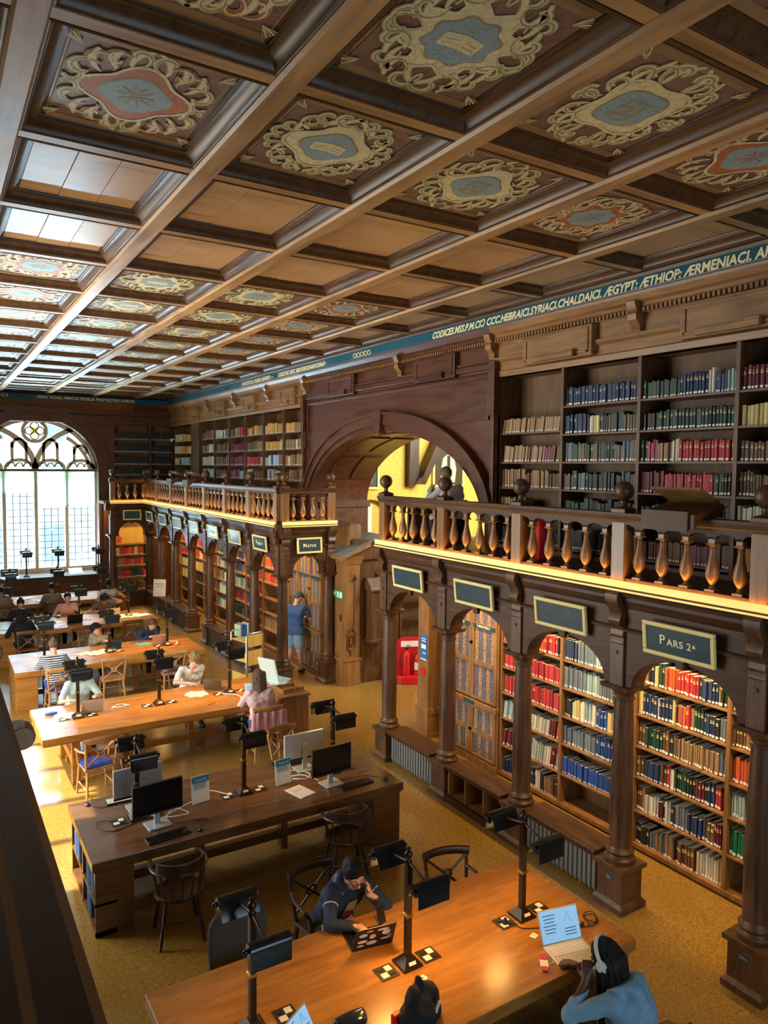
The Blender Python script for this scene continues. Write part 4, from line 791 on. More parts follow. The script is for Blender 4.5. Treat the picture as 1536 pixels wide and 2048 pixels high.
part('board', MB().obox((0, 0, .26), (.19, .008, .26), Matrix.Rotation(rad(-8), 3, 'X')), 'paper', nb); part('print_lines', MB().obox((0, -.012, .38), (.13, .002, .012), Matrix.Rotation(rad(-8), 3, 'X')).obox((0, -.006, .3), (.1, .002, .01), Matrix.Rotation(rad(-8), 3, 'X')).obox((0, .003, .22), (.12, .002, .01), Matrix.Rotation(rad(-8), 3, 'X')), 'grey', nb)
cmz = thing('security_camera', 'small white security camera high in the far corner', 'camera', (6.96, 24.65, 5.38))
part('mount', MB().box(-.02, .04, -.03, .03, -.02, .02), 'white', cmz); part('dome', MB().ball((-.06, 0, -.04), .06, 14), 'white', cmz, 50); part('lens', MB().ball((-.10, -.02, -.06), .03, 10), 'black', cmz, 50)
# things on the galleries
lc = thing('lectern', 'slanted dark oak reading lectern fixed on the near balustrade', 'lectern', (5.88, 4.25, 4.07), R90)
part('box', MB().prism([(-.22, -.10), (-.22, .04), (.2, .13), (.2, -.0), (-.1, -.0)], 'x', -.28, .28), 'oak_u', lc, bevel=.008); part('front_board', MB().box(-.27, .22, -.24, -.215, -.12, .06), 'oak_u', lc); part('slope', MB().obox((0, .02, .20), (.26, .012, .16), Matrix.Rotation(rad(68), 3, 'X')), 'case', lc)
for k, (y, lab) in enumerate(((18.9, 'grey book rest on the far balustrade, nearer one'), (20.4, 'grey book rest on the far balustrade, farther one'))):
    l2 = clone(lc, (5.88, y, 4.07), R90, lab)
rc = thing('red_case', 'bright red case standing behind the near balusters', 'case', (6.45, 6.64, 3.36), rad(60))
part('shell', MB().prism([(-.15, 0), (.15, 0), (.15, .42), (.10, .50), (-.10, .50), (-.15, .42)], 'y', -.09, .09), 'red', rc, bevel=.03)
part('handle', MB().tube([(-.05, 0, .49), (-.05, 0, .55), (.05, 0, .55), (.05, 0, .49)], .010, 6), 'red', rc, 40); part('zip_line', MB().box(-.152, .152, -.006, .006, .04, .44), 'blackm', rc)
rd = thing('reading_desk', 'dark reading desk on the gallery in front of the arch', 'desk', (6.55, 9.15, 3.36), R90)
part('top', MB().box(-.3, .5, -.25, .3, .62, .66), 'oak_u', rd); part('side', MB().box(-.3, -.26, -.25, .3, 0, .62), 'oak_u', rd); part('side', MB().box(.46, .5, -.25, .3, 0, .62), 'oak_u', rd)
dl = thing('desk_lamp', 'small black desk lamp on the gallery reading desk', 'lamp', (6.5, 9.0, 4.02), R90)
part('stem', MB().tube([(0, 0, 0), (0, 0, .12)], .008, 6).box(-.05, .05, -.04, .04, 0, .012), 'blackm', dl); part('shade', MB().prism([(-.05, .10), (-.04, .15), (0, .165), (.04, .15), (.05, .10)], 'x', -.13, .13), 'black', dl)
# ------------------------------------------------------------------ reading tables
def table(label, y0, y1, top='table', left='legs', right='legs', x0=1.2, x1=4.7):
    g = thing('reading_table', label, 'table', (0, 0, 0)); yc = (y0+y1)/2
    g.location = ((x0+x1)/2, yc, 0); a, b, d = x0-g.location.x, x1-g.location.x, (y1-y0)/2
    part('table_top', MB().box(a, b, -d, d, .665, .76), top, g, bevel=.008)
    part('edge_line', MB().box(a+.02, b-.02, -d+.02, d-.02, .645, .665), top, g)
    for side, x, s_ in ((left, a, 1), (right, b, -1)):
        if side == 'legs':
            xx = x+s_*.45
            for yy in (-d+.18, d-.18): part('leg', MB().box(xx-.055, xx+.055, yy-.055, yy+.055, 0, .65), top, g, bevel=.006)
            part('leg_rail', MB().box(xx-.03, xx+.03, -d+.2, d-.2, .22, .34), top, g)
        elif side == 'panel': part('end_cabinet', MB().box(min(x+s_*.02, x+s_*.38), max(x+s_*.02, x+s_*.38), -d+.05, d-.05, 0, .65), top, g, bevel=.006)
        else:
            xa = x+.03
            c = part('end_bookshelf', MB().box(xa+.20, xa+.36, -d+.04, d-.04, 0, .65).box(xa, xa+.2, -d+.04, -d+.07, 0, .65).box(xa, xa+.2, d-.07, d-.04, 0, .65).box(xa, xa+.2, -.02, .02, 0, .65).box(xa, xa+.2, -d+.04, d-.04, 0, .05).box(xa, xa+.2, -d+.04, d-.04, .30, .325), top, g)
    part('foot_rail', MB().box(a+.4, b-.4, -.04, .04, .12, .22), top, g)
    for xx in (a+1.25, b-1.25): part('upright', MB().box(xx-.04, xx+.04, -.06, .06, 0, .65), top, g)
    return g
TY = [(3.69, 5.09), (7.07, 8.49), (10.67, 12.12), (14.40, 15.86), (17.95, 19.35), (21.45, 22.85)]
tl = ['wide honey oak reading table lit orange, nearest the viewer', 'brown oak reading table with computers', 'honey oak table with the blond reader and sunlit end', 'oak table with striped-shirt reader', 'oak table with laptops, second from the window', 'oak table nearest the great window']
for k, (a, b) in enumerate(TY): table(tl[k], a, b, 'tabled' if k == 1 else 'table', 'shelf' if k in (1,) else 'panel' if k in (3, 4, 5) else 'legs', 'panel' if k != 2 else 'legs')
for j, (yy, z) in enumerate([(8.3-.05*i, .325) for i in range(7)] + [(7.62-.055*i, .325) for i in range(8)] + [(7.6-.06*i, .05) for i in range(4)]):
    o = link('book', unit_book); o.matrix_world = Matrix.Translation((1.235, yy, z+.001)) @ Matrix.Rotation(R90, 4, 'Z') @ Matrix.Diagonal((.034, .18, .24+.02*(j % 3), 1)); o.color = (*((.03, .10, .32) if j % 4 else (.12, .25, .38)), 1)
    tag(o, 'blue folder %s along the end shelf of the computer table' % ordw(j+1), 'book', 'blue folders in the table end')
cb = thing('oak_cabinet', 'low oak cabinet with panelled end, closing the table end', 'cabinet', (5.0, 11.25, 0))
part('body', MB().box(-.24, .24, -.5, .5, 0, .72), 'case', cb); part('top', MB().box(-.26, .27, -.52, .52, .72, .76), 'case', cb, bevel=.006); part('end_panel', MB().box(-.17, .17, -.515, -.5, .1, .62), 'case', cb, bevel=.006)
tr_ = thing('wooden_tray', 'shallow open wooden tray on the low oak cabinet', 'tray', (5.02, 11.05, .76), rad(8))
part('tray_body', MB().box(-.2, .2, -.15, .15, 0, .012).box(-.2, .2, -.15, -.135, .012, .07).box(-.2, .2, .135, .15, .012, .07).box(-.2, -.185, -.135, .135, .012, .07).box(.185, .2, -.135, .135, .012, .07), 'case', tr_)
fr = thing('book_rest', 'pale blue foam book rest standing open on the cabinet', 'book rest', (4.95, 11.65, .76), rad(25)); PB = plain('pale_blue_board', (.42, .62, .74), .7)
part('back_board', MB().obox((-.06, 0, .22), (.012, .19, .22), Matrix.Rotation(rad(-16), 3, 'Y')), PB, fr); part('foot_board', MB().box(-.02, .3, -.2, .2, 0, .02), PB, fr)
# ------------------------------------------------------------------ desk lamps
SH = [(-.075, -.085)] + arc(0, .02, .047, .047, 165, 15, 8) + [(.075, -.085), (.068, -.085)] + arc(0, .018, .04, .04, 15, 165, 8) + [(-.068, -.085)]
def make_lamp():
    g = thing('table_lamp', 'x', 'lamp', group='black double-shaded table lamps')
    part('base', MB().frust((0, 0), 0, .018, .085, .085).frust((0, 0), .018, .075, .078, .03), 'bronze', g); part('base_label', MB().obox((.0, -.066, .042), (.03, .003, .012), Matrix.Rotation(rad(-40), 3, 'X')), 'label', g)
    part('post', MB().box(-.022, .022, -.022, .022, .07, .78), 'bronze', g); part('collar', MB().box(-.030, .030, -.030, .030, .375, .395), 'brass', g)
    part('finial', MB().lathe([(.02, .78), (.028, .80), (.018, .82), (.03, .845), (.03, .865), (.012, .885), (.02, .90), (.001, .915)], seg=12), 'bronze', g, 50)
    part('arm', MB().tube([(0, -.28, .735), (0, 0, .80), (0, .28, .735)], .011, 8), 'bronze', g, 50)
    for s_ in (-1, 1):
        sh = part('shade', MB().prism(SH, 'x', -.135, .135).prism(arc(0, .02, .046, .046, 0, 360, 12)[:-1], 'x', -.139, -.133).prism(arc(0, .02, .046, .046, 0, 360, 12)[:-1], 'x', .133, .139), 'black', g, 30, loc=(0, s_*.28, .735), rot=(rad(-14*s_), 0, 0))
        part('end_knob', MB().ball((-.155, 0, .02), .02, 10).ball((.155, 0, .02), .02, 10), 'black', sh, 50)
        part('tube_lamp', MB().tube([(-.11, 0, .0), (.11, 0, .0)], .016, 8), plain('warm_lamp_tube', (.9, .8, .6), .4, 0, (1, .62, .22), 3) if 'warm_lamp_tube' not in bpy.data.materials else bpy.data.materials['warm_lamp_tube'], sh)
    return g
lamp0 = make_lamp()
LX = [1.78, 2.97, 4.12]; LYC = [4.39, 7.78, 11.42, 15.16, 18.65, 22.15]
wh = ['left', 'middle', 'right']; tn = ['orange-lit nearest table', 'computer table', 'blond reader\'s table', 'striped-shirt reader\'s table', 'second table from the window', 'table by the window']
POW = [[1.5, 8, 5], [0, 1.5, 2], [5, 8, 8], [3, 6, 9], [2, 4, 7], [2, 2, 4]]
for r in range(6):
    for k in range(3):
        if (r, k) == (4, 0): continue
        lab = 'black double-shaded table lamp, %s one on the %s' % (wh[k], tn[r]); p_ = (LX[k]-(.05 if r == 0 and k == 0 else 0), LYC[r], .76)
        if (r, k) == (0, 0): lamp0.location = p_; lamp0['label'] = lab
        else: clone(lamp0, p_, 0, lab)
        if POW[r][k]:
            for s_ in (-1, 1): area('lamp_light', (p_[0], p_[1]+s_*.28, .76+.70), (rad(-8*s_), 0, 0), .24, .10, POW[r][k], (1, .52, .13))
for k, x in enumerate((1.15, 2.45, 3.35, 4.55)): clone(lamp0, (x, 24.75, 1.04), 0, 'black double-shaded lamp on the window ledge, %s from the left' % ordw(k+1))
# sockets and tags
sock = thing('socket_plate', 'x', 'socket', group='desk socket plates')
part('plate', MB().box(-.075, .075, -.075, .075, 0, .006), plain('dark_brown_plate', (.035, .02, .012), .4), sock)
part('outlet', MB().box(-.055, .0, -.058, -.005, .006, .010).box(.005, .055, .0, .055, .006, .010), 'label', sock); part('switch', MB().box(.01, .05, -.05, -.02, .006, .012).box(-.05, -.01, .02, .05, .006, .012), 'blackm', sock)
used = False
for r in range(5):
    for k in range(3):
        for s_ in (-1, 1):
            if (r, k) in ((3, 0), (4, 0)): continue
            lab = 'dark square socket plate %s of the %s lamp on the %s' % (('left', 'right')[s_ > 0], wh[k], tn[r]); p_ = (LX[k]+s_*.19, LYC[r], .7602)
            if not used: sock.location = p_; sock['label'] = lab; used = True; sock.rotation_euler = (0, 0, rad(0))
            else: clone(sock, p_, 0, lab)
tgs = [(2.98, 4.20, 'number tag on the nearest table below the middle lamp'), (4.02, 4.14, 'number tag on the nearest table below the right lamp'), (1.72, 4.18, 'number tag on the nearest table by the left lamp')]
for x, y, l_ in tgs:
    t = thing('number_tag', 'small white ' + l_, 'tag', (x, y, .7605), rad(20)); part('card', MB().box(-.03, .03, -.025, .025, 0, .003), 'paper', t); o = link('digit', text_mesh('7' if x > 4 else '8' if x > 2 else '10', .034, 'blackm', .0005), t, (0, 0, .0036))
# ------------------------------------------------------------------ chairs
def xback(mat, arms=False, cushion=False):
    g = thing('reading_chair', 'x', 'chair', group='X-backed reading chairs')
    part('seat', MB().prism([(-.21, -.20), (.21, -.20), (.19, .20), (-.19, .20)], 'z', .42, .455), mat, g, bevel=.012)
    for sx in (-1, 1):
        part('leg', MB().tube([(sx*.17, .17, .43), (sx*.20, .22, 0)], [.022, .015], 8), mat, g, 40)
        part('leg', MB().tube([(sx*.17, -.17, .43), (sx*.20, -.23, 0)], [.022, .015], 8), mat, g, 40)
        part('back_post', MB().tube([(sx*.185, -.17, .44), (sx*.20, -.22, .65), (sx*.215, -.26, .84)], .018, 8), mat, g, 40)
    part('stretcher', MB().tube([(-.185, .195, .2), (.185, .195, .2)], .011, 6).tube([(-.185, .19, .17), (-.185, -.2, .17)], .011, 6).tube([(.185, .19, .17), (.185, -.2, .17)], .011, 6), mat, g, 40)
    part('top_rail', MB().tube([(-.235, -.235, .84), (-.12, -.268, .85), (0, -.278, .853), (.12, -.268, .85), (.235, -.235, .84)], .020, 8, flat=2.2), mat, g, 40)
    part('cross_bar', MB().tube([(-.20, -.235, .81), (.18, -.20, .50)], .012, 6).tube([(.20, -.235, .81), (-.18, -.20, .50)], .012, 6), mat, g, 40)
    part('centre_ring', MB().tube([(.045*cos(t), -.222+.008*sin(t), .655+.045*sin(t)) for t in [2*pi*i/16 for i in range(16)]], .012, 6, closed=True), mat, g, 40)
    if arms:
        for sx in (-1, 1): part('arm', MB().tube([(sx*.205, -.23, .70), (sx*.25, -.1, .69), (sx*.25, .08, .67), (sx*.22, .12, .62), (sx*.20, .12, .45)], .016, 8), mat, g, 40)
    if cushion:
        c = MB(); n = 12; vs = []
        for i in range(n+1):
            for j in range(n+1):
                x, y = -.2+.4*i/n, -.19+.38*j/n; e = (1-(2*i/n-1)**6)*(1-(2*j/n-1)**6); vs.append((x, y, .458+.05*e*(.65+.35*abs(sin(3*pi*i/n)*sin(3*pi*j/n)))))
        c.add(vs, [(i*(n+1)+j, (i+1)*(n+1)+j, (i+1)*(n+1)+j+1, i*(n+1)+j+1) for i in range(n) for j in range(n)]); part('cushion', c, 'cush', g, 60, 'blue tufted seat cushion')
    return g
def place(proto, loc, rz, label, first=[set()]):
    if id(proto) not in first[0]: first[0].add(id(proto)); proto.location = loc; proto.rotation_euler = (0, 0, rz); proto['label'] = label; KEEP.append(proto); return proto
    return clone(proto, loc, rz, label)
KEEP = []
cl = xback('chairl'); clc = xback('chairl', True, True); cd = xback('chaird', True); cm_ = xback('chairm')
N_, S_ = 0, pi      # facing +y (towards far side) / facing -y
place(clc, (1.83, 10.32, 0), .12, 'light wooden armchair with blue cushion at the sunlit table end')
place(cl, (4.28, 10.36, 0), -.1, 'light X-back chair hung with pink coat under the long-haired reader')
place(cl, (4.12, 8.98, 0), S_+.2, 'light wooden chair tucked behind the silver monitor')
cc_ = xback('chairl', False, True)
place(cc_, (1.88, 14.18, 0), .05, 'light X-back chair with blue cushion behind the striped shirt')
place(cl, (2.86, 14.42, 0), 0, 'light X-back chair in the middle of the striped-shirt row')
place(cc_, (3.95, 14.3, 0), 0, 'light X-back chair with blue cushion, right end of that row')
place(cm_, (1.72, 17.65, 0), .05, 'brown X-back chair under the black-clad reader'); place(cm_, (2.82, 17.62, 0), 0, 'brown X-back chair, empty, middle of the second table'); place(cm_, (3.95, 17.7, 0), 0, 'brown X-back chair, empty, right side of the second table')
place(cm_, (1.9, 12.75, 0), S_, 'brown chair of the reader in pale blue'); place(cm_, (3.75, 12.75, 0), S_, 'brown chair of the blond reader'); place(cm_, (2.15, 8.95, 0), S_, 'brown chair with only its rail showing behind the computers')
for x, l_ in ((2.85, 'resting reader'), (4.05, 'curly-haired reader')): place(cm_, (x, 16.5, 0), S_, 'brown chair of the ' + l_)
for x, l_ in ((1.75, 'black-clad woman with glasses'), (2.85, 'reader in salmon pink'), (3.75, 'reader shading her eyes')): place(cm_, (x, 19.9, 0), S_, 'brown chair of the ' + l_)
for x, l_ in ((1.55, 'left'), (2.75, 'middle'), (4.2, 'right')): place(cm_, (x, 21.15, 0), 0, 'brown chair of the %s reader facing the window' % l_)
place(cm_, (1.6, 23.4, 0), S_, 'brown chair of the man with his back to the window')
place(cd, (2.88, 5.58, 0), S_+.1, 'dark X-back armchair of the woman with the ponytail'); place(cd, (4.02, 5.16, 0), S_-.25, 'dark X-back armchair, empty, at the orange table')
def captain(label, loc, rz):
    g = thing('captains_chair', label, 'chair', loc, rz, 'dark spindle-backed captain\'s chairs'); m = 'chaird'
    part('seat', MB().prism([(.23*cos(t)*1.02, .22*sin(t)) for t in [2*pi*i/24 for i in range(24)]], 'z', .42, .46), m, g, bevel=.012)
    ar_ = [(.255*cos(t), .02-.25*sin(t), .70) for t in [pi*i/16 for i in range(17)]]; ar_ = [(.24, .22, .68), (.255, .12, .69)] + ar_ + [(-.255, .12, .69), (-.24, .22, .68)]
    part('arm_rail', MB().tube(ar_, .022, 8, flat=.75), m, g, 40)
    part('crest', MB().prism([(x*1.0, y) for x, y in [(.262*cos(t), .02-.262*sin(t)) for t in [rad(28+124*i/14) for i in range(15)]]] + [(.235*cos(t), .02-.235*sin(t)) for t in [rad(152-124*i/14) for i in range(15)]], 'z', .70, .80), m, g, bevel=.006)
    for i in range(9):
        t = rad(-12+204*i/8); part('spindle', MB().tube([(.20*cos(t), -.01-.19*sin(t), .45), (.25*cos(t), .02-.245*sin(t), .70)], [.012, .009], 6), m, g, 40)
    for sx in (-1, 1):
        for sy in (-1, 1): part('leg', MB().lathe([(.014, 0), (.019, .12), (.014, .2), (.02, .3), (.016, .43)], seg=8, R=Matrix.Rotation(rad(9*sy), 3, 'X') @ Matrix.Rotation(rad(-9*sx), 3, 'Y'), c=(sx*.205, sy*.205, 0)), m, g, 40)
        part('stretcher', MB().tube([(sx*.185, -.19, .18), (sx*.185, .19, .18)], .010, 6), m, g, 40)
    part('stretcher', MB().tube([(-.185, -.185, .22), (.185, -.185, .22)], .010, 6).tube([(-.185, .185, .24), (.185, .185, .24)], .010, 6), m, g, 40)
captain('dark captain\'s chair at the left of the computer table', (1.93, 6.78, 0), -.12)
captain('dark captain\'s chair at the right of the computer table', (3.80, 6.85, 0), -.25)
oc = thing('office_chair', 'charcoal upholstered chair with tall rounded back at the nearest table', 'chair', (1.99, 5.13, 0), S_)
part('backrest', MB().prism([(-.23, .46), (.23, .46), (.245, .75)] + arc(.1, .88, .14, .13, 0, 90, 6) + arc(-.1, .88, .14, .13, 90, 180, 6) + [(-.245, .75)], 'y', -.25, -.19), 'grey_fab', oc, bevel=.02)
part('seat', MB().box(-.24, .24, -.2, .22, .42, .49), 'grey_fab', oc, bevel=.03); part('column', MB().tube([(0, 0, .08), (0, 0, .42)], .03, 10), 'black', oc)
for k in range(5): part('foot', MB().tube([(0, 0, .09), (.26*cos(k*1.257), .26*sin(k*1.257), .05)], .02, 6), 'black', oc)
rc2 = thing('round_back_chair', 'curved brown wooden chair under the woman with headphones', 'chair', (4.02, 2.84, 0), .2)
part('seat', MB().prism([(.23*cos(t), .22*sin(t)) for t in [2*pi*i/20 for i in range(20)]], 'z', .42, .455), 'chairm', rc2, bevel=.01)
part('back_rail', MB().prism([(.275*cos(t), .03-.275*sin(t)) for t in [rad(2+176*i/16) for i in range(17)]] + [(.25*cos(t), .03-.25*sin(t)) for t in [rad(178-176*i/16) for i in range(17)]], 'z', .66, .77), 'chairm', rc2, bevel=.008)
for i in range(7): t = rad(10+160*i/6); part('spindle', MB().tube([(.2*cos(t), -.2*sin(t), .45), (.262*cos(t), .03-.262*sin(t), .68)], .010, 6), 'chairm', rc2, 40)
for sx in (-1, 1):
    for sy in (-1, 1): part('leg', MB().tube([(sx*.16, sy*.15, .43), (sx*.2, sy*.2, 0)], [.02, .014], 8), 'chairm', rc2, 40)
    part('arm', MB().tube([(sx*.262, .03, .70), (sx*.25, .16, .69), (sx*.22, .2, .66), (sx*.19, .18, .45)], .016, 8), 'chairl', rc2, 40)
# ------------------------------------------------------------------ computers on the brown table
def monitor(label, loc, rz, back=False):
    g = thing('monitor', label, 'monitor', loc, rz)
    part('screen_body', MB().box(-.265, .265, .0, .035, .13, .46), 'silver' if back else 'blackm', g, bevel=.006); part('display', MB().box(-.258, .258, -.003, .001, .15, .453), 'screen', g)
    part('neck', MB().box(-.03, .03, .03, .055, .02, .32), 'silver', g); part('foot', MB().box(-.12, .12, -.08, .13, 0, .014), 'silver', g, bevel=.004)
    if back: part('logo_ring', MB().tube([(.025*cos(t), .037, .38+.025*sin(t)) for t in [2*pi*i/16 for i in range(16)]], .003, 4, closed=True), 'grey', g); part('rear_stripe', MB().box(-.265, .265, .0351, .037, .13, .155), 'blackm', g)
    return g
monitor('black monitor facing the viewer, left of the computer table', (1.93, 7.50, .76), .10); monitor('black monitor facing the viewer, right of the computer table', (3.94, 7.45, .76), .06)
monitor('silver monitor seen from behind, left of the computer table', (1.85, 8.05, .76), pi+.05, True); monitor('silver monitor seen from behind, right of the computer table', (3.85, 8.05, .76), pi, True)
def keyboard(label, loc, rz, mat='blackm', kc='grey'):
    g = thing('keyboard', label, 'keyboard', loc, rz); part('case', MB().box(-.22, .22, -.07, .07, 0, .018), mat, g, bevel=.004)
    k = MB()
    for r in range(5):
        for c in range(17): k.box(-.212+.025*c, -.212+.025*c+.020, -.062+.025*r, -.062+.025*r+.020, .018, .024)
    part('keys', k, 'black' if kc == 'grey' else kc, g)['kind'] = 'stuff'
keyboard('black keyboard before the left monitor', (1.95, 7.22, .76), .10); keyboard('black keyboard before the right monitor', (4.17, 7.30, .76), .08); keyboard('white-keyed keyboard behind the left monitor', (1.78, 8.28, .76), pi, 'blackm', 'white'); keyboard('dark keyboard behind the right monitor', (3.75, 8.28, .76), pi)
def mouse(label, loc, rz, m='black'): solo('computer_mouse', MB().lathe([(.001, .034), (.014, .032), (.026, .02), (.031, .006), (.03, 0)], seg=14).rot(Matrix.Diagonal((1, 1.6, 1))), m, label, 'mouse', smooth=50, loc=loc, rot=(0, 0, rz))
mouse('black mouse by the left keyboard', (2.27, 7.18, .76), .1); mouse('black mouse at the right end of the computer table', (4.55, 7.25, .76), .1); mouse('black mouse at the far left corner of the computer table', (1.38, 8.35, .76), .3)
def acrylic(label, loc, rz):
    g = thing('sign_holder', label, 'sign', loc, rz); R = Matrix.Rotation(rad(-6), 3, 'X')
    part('sheet', MB().obox((0, 0, .15), (.105, .002, .15), R), 'paper', g); part('header', MB().obox((0, .0, .262), (.1, .0035, .036), R), plain('teal_header', (.03, .20, .34), .5), g)
    pl_ = MB()
    for k in range(11): pl_.obox((-.005*(k % 3), -.001-.105*(.215-.016*k-.15), .215-.016*k), (.085-.01*(k % 3), .003, .0025), R)
    part('print_lines', pl_, 'grey', g); o = link('heading', text_mesh('Reader PC', .03, 'white', .001), g, (0, -.016, .262), (rad(84), 0, 0)); part('foot', MB().box(-.105, .105, -.03, .05, 0, .004), pane_mat('clear_acrylic', (.9, .95, 1), .15) if 'clear_acrylic' not in bpy.data.materials else bpy.data.materials['clear_acrylic'], g)
acrylic('printed Reader PC notice in a holder, left one', (2.47, 7.80, .76), .12); acrylic('printed Reader PC notice in a holder, right one', (3.45, 7.76, .76), .10)
bk = thing('open_booklet', 'white stapled booklet lying on the computer table', 'booklet', (3.53, 7.46, .76), .25); part('pages', MB().box(-.11, .11, -.15, .15, 0, .008), 'paper', bk, bevel=.002); part('cover_sheet', MB().box(-.105, .105, -.145, .145, .008, .0095), 'label', bk); part('print_lines', MB().box(-.07, .07, .05, .06, .0095, .0098).box(-.07, .05, .02, .03, .0095, .0098), 'grey', bk)
def cable(label, pts, m, r=.004):
    P = [Vector(p) for p in pts]; out = []
    for i in range(len(P)-1):
        p0, p1, p2, p3 = P[max(i-1, 0)], P[i], P[i+1], P[min(i+2, len(P)-1)]
        for k in range(6):
            t = k/6; out.append(.5*((2*p1)+(p2-p0)*t+(2*p0-5*p1+4*p2-p3)*t*t+(3*p1-p0-3*p2+p3)*t**3))
    out.append(P[-1]); solo('cable', MB().tube(out, r, 6), m, label, 'cable', smooth=50)
Z = .766
cable('white cable looping by the left monitor', [(2.02, 7.6, Z), (2.15, 7.72, Z+.03), (2.28, 7.62, Z), (2.2, 7.55, Z+.02), (2.05, 7.66, Z), (2.5, 7.9, Z)], 'white', .005); cable('thin black cable loop at the left of the computer table', [(1.6, 7.78, Z), (1.42, 7.86, Z+.01), (1.36, 7.72, Z+.02), (1.5, 7.6, Z), (1.7, 7.66, Z), (1.86, 7.72, Z)], 'blackm', .004)
cable('white cables bundled behind the right monitor', [(3.85, 7.62, Z), (3.7, 7.78, Z+.04), (3.58, 7.9, Z), (3.66, 7.98, Z+.03), (3.84, 7.86, Z), (3.72, 7.70, Z+.02), (3.60, 7.82, Z)], 'white', .006); cable('white cable from the sign to the middle lamp socket', [(2.5, 7.88, Z), (2.62, 7.95, Z+.03), (2.78, 7.80, Z+.01)], 'white', .006)
cable('black mouse cable at the right end of the computer table', [(4.52, 7.32, Z), (4.42, 7.45, Z), (4.2, 7.5, Z), (4.05, 7.5, Z)], 'blackm', .003); cable('mouse cable curling by the left mouse', [(2.3, 7.25, Z), (2.42, 7.34, Z), (2.3, 7.42, Z), (2.1, 7.45, Z)], 'blackm', .003); cable('mouse cable at the far left corner', [(1.42, 8.3, Z), (1.52, 8.2, Z), (1.62, 8.26, Z), (1.75, 8.1, Z)], 'blackm', .003)
# ------------------------------------------------------------------ laptops and papers
def laptop(label, loc, rz, col, w=.32, d=.22, ang=110, scr=None, stick=False):
    g = thing('laptop', label, 'laptop', loc, rz); m = plain('laptop_' + label[:12].replace(' ', '_'), col, .35, .3)
    part('base', MB().box(-w/2, w/2, -d/2, d/2, 0, .016), m, g, bevel=.004); k = MB()
    for r in range(5):
        for c in range(13): k.box(-w/2+.02+(w-.04)/13*c, -w/2+.02+(w-.04)/13*(c+.86), -.01+.021*r, -.01+.021*r+.017, .016, .0185)
    part('keyboard', k, 'label' if sum(col) > 1.5 else 'black', g)['kind'] = 'stuff'
    R = Matrix.Rotation(rad(ang-90), 3, 'X').inverted(); h = d*.98; hinge = Vector((0, d/2, .014))
    part('lid', MB().obox(hinge + R @ Vector((0, .004, h/2)), (w/2, .004, h/2), R), m, g, bevel=.002)
    sm = part('screen', MB().obox(hinge + R @ Vector((0, -.0015, h/2)), (w/2-.008, .0012, h/2-.009), R), scr or 'screen', g)
    if scr:
        pg = MB()
        for k_ in range(6): pg.obox(hinge + R @ Vector((-w/4, -.0032, h*(.82-.1*k_))), (w*(.16-.02*(k_ % 3)), .0004, .0028), R)
        for k_ in range(3): pg.obox(hinge + R @ Vector((w/4, -.0032, h*(.36-.09*k_))), (w*.14, .0004, .003), R)
        pg.tube([hinge + R @ Vector((w*.12+w*.24*t, -.0035, h*(.55+.3*math.exp(-((t-.35)*5)**2)))) for t in [i/16 for i in range(17)]], .0012, 4)
        part('screen_print', pg, plain('screen_ink', (.05, .09, .16), .5), sm)
    if stick:
        sc = [(-.10, .16, .035, .02, (.35, .70, .68)), (-.02, .13, .026, .026, (.75, .45, .65)), (.09, .15, .035, .03, (.6, .68, .68)), (.06, .19, .05, .012, (.7, .7, .7)), (-.10, .09, .04, .016, (.8, .8, .78)), (-.02, .06, .045, .022, (.55, .6, .65)), (-.11, .045, .03, .012, (.5, .55, .58)), (.09, .08, .04, .010, (.6, .62, .62)), (-.05, .195, .03, .010, (.75, .3, .12)), (.12, .10, .02, .02, (.2, .22, .24))]
        for j, (x, z, a, b, c) in enumerate(sc): part('sticker', MB().add([hinge + R @ Vector((-x+a*cos(t), .0094, z+b*sin(t))) for t in [2*pi*i/12 for i in range(12)]], [tuple(range(12))]), plain('sticker_%d' % j, c, .5), g)
    return g
LCD = plain('lit_screen', (.1, .2, .3), .3, 0, (.30, .60, .95), .75)
laptop('black laptop covered in stickers on the orange table', (2.86, 4.80, .76), pi-.18, (.012, .012, .014), .33, .23, 112, stick=True)
laptop('pale laptop with a lit page on screen before the braided woman', (4.12, 3.83, .76), -.22, (.62, .56, .42), .36, .25, 112, LCD)
laptop('silver laptop seen from behind on the sunlit table end', (1.98, 11.62, .76), pi+.1, (.45, .46, .50), .32, .22, 108); laptop('dark bronze laptop before the blond reader', (4.0, 11.75, .76), pi-.7, (.10, .075, .05), .32, .22, 112)
laptop('small bright laptop before the long-haired reader', (4.32, 10.92, .76), -.5, (.5, .55, .6), .28, .2, 115, LCD); laptop('rose gold laptop before the curly-haired reader', (4.02, 15.42, .76), pi-.1, (.45, .28, .20), .32, .22, 112)
laptop('dark blue tablet case standing before the resting reader', (3.08, 15.42, .76), pi, (.02, .045, .09), .30, .2, 112); laptop('black laptop before the salmon-pink reader', (2.82, 18.45, .76), pi, (.012, .012, .014), .34, .24, 112); laptop('gold laptop before the reader shading her eyes', (3.78, 18.85, .76), pi-.1, (.60, .45, .28), .32, .22, 110)
laptop('pale laptop lying open on the window ledge', (2.0, 24.75, 1.04), 0, (.6, .66, .7), .5, .3, 130); laptop('second pale laptop open on the window ledge', (3.9, 24.8, 1.04), 0, (.4, .42, .46), .4, .25, 150)
def sheets(label, loc, n, spread, col='paper', seed=1, size=(.15, .105)):
    g = thing('paper_sheets', label, 'papers', loc); r = random.Random(seed)
    for k in range(n):
        part('sheet', MB().box(-size[0], size[0], -size[1], size[1], 0, .0012), col, g, loc=(r.uniform(-spread, spread), r.uniform(-spread, spread)*.5, .0008+.0016*k), rot=(0, 0, r.uniform(-1, 1)))
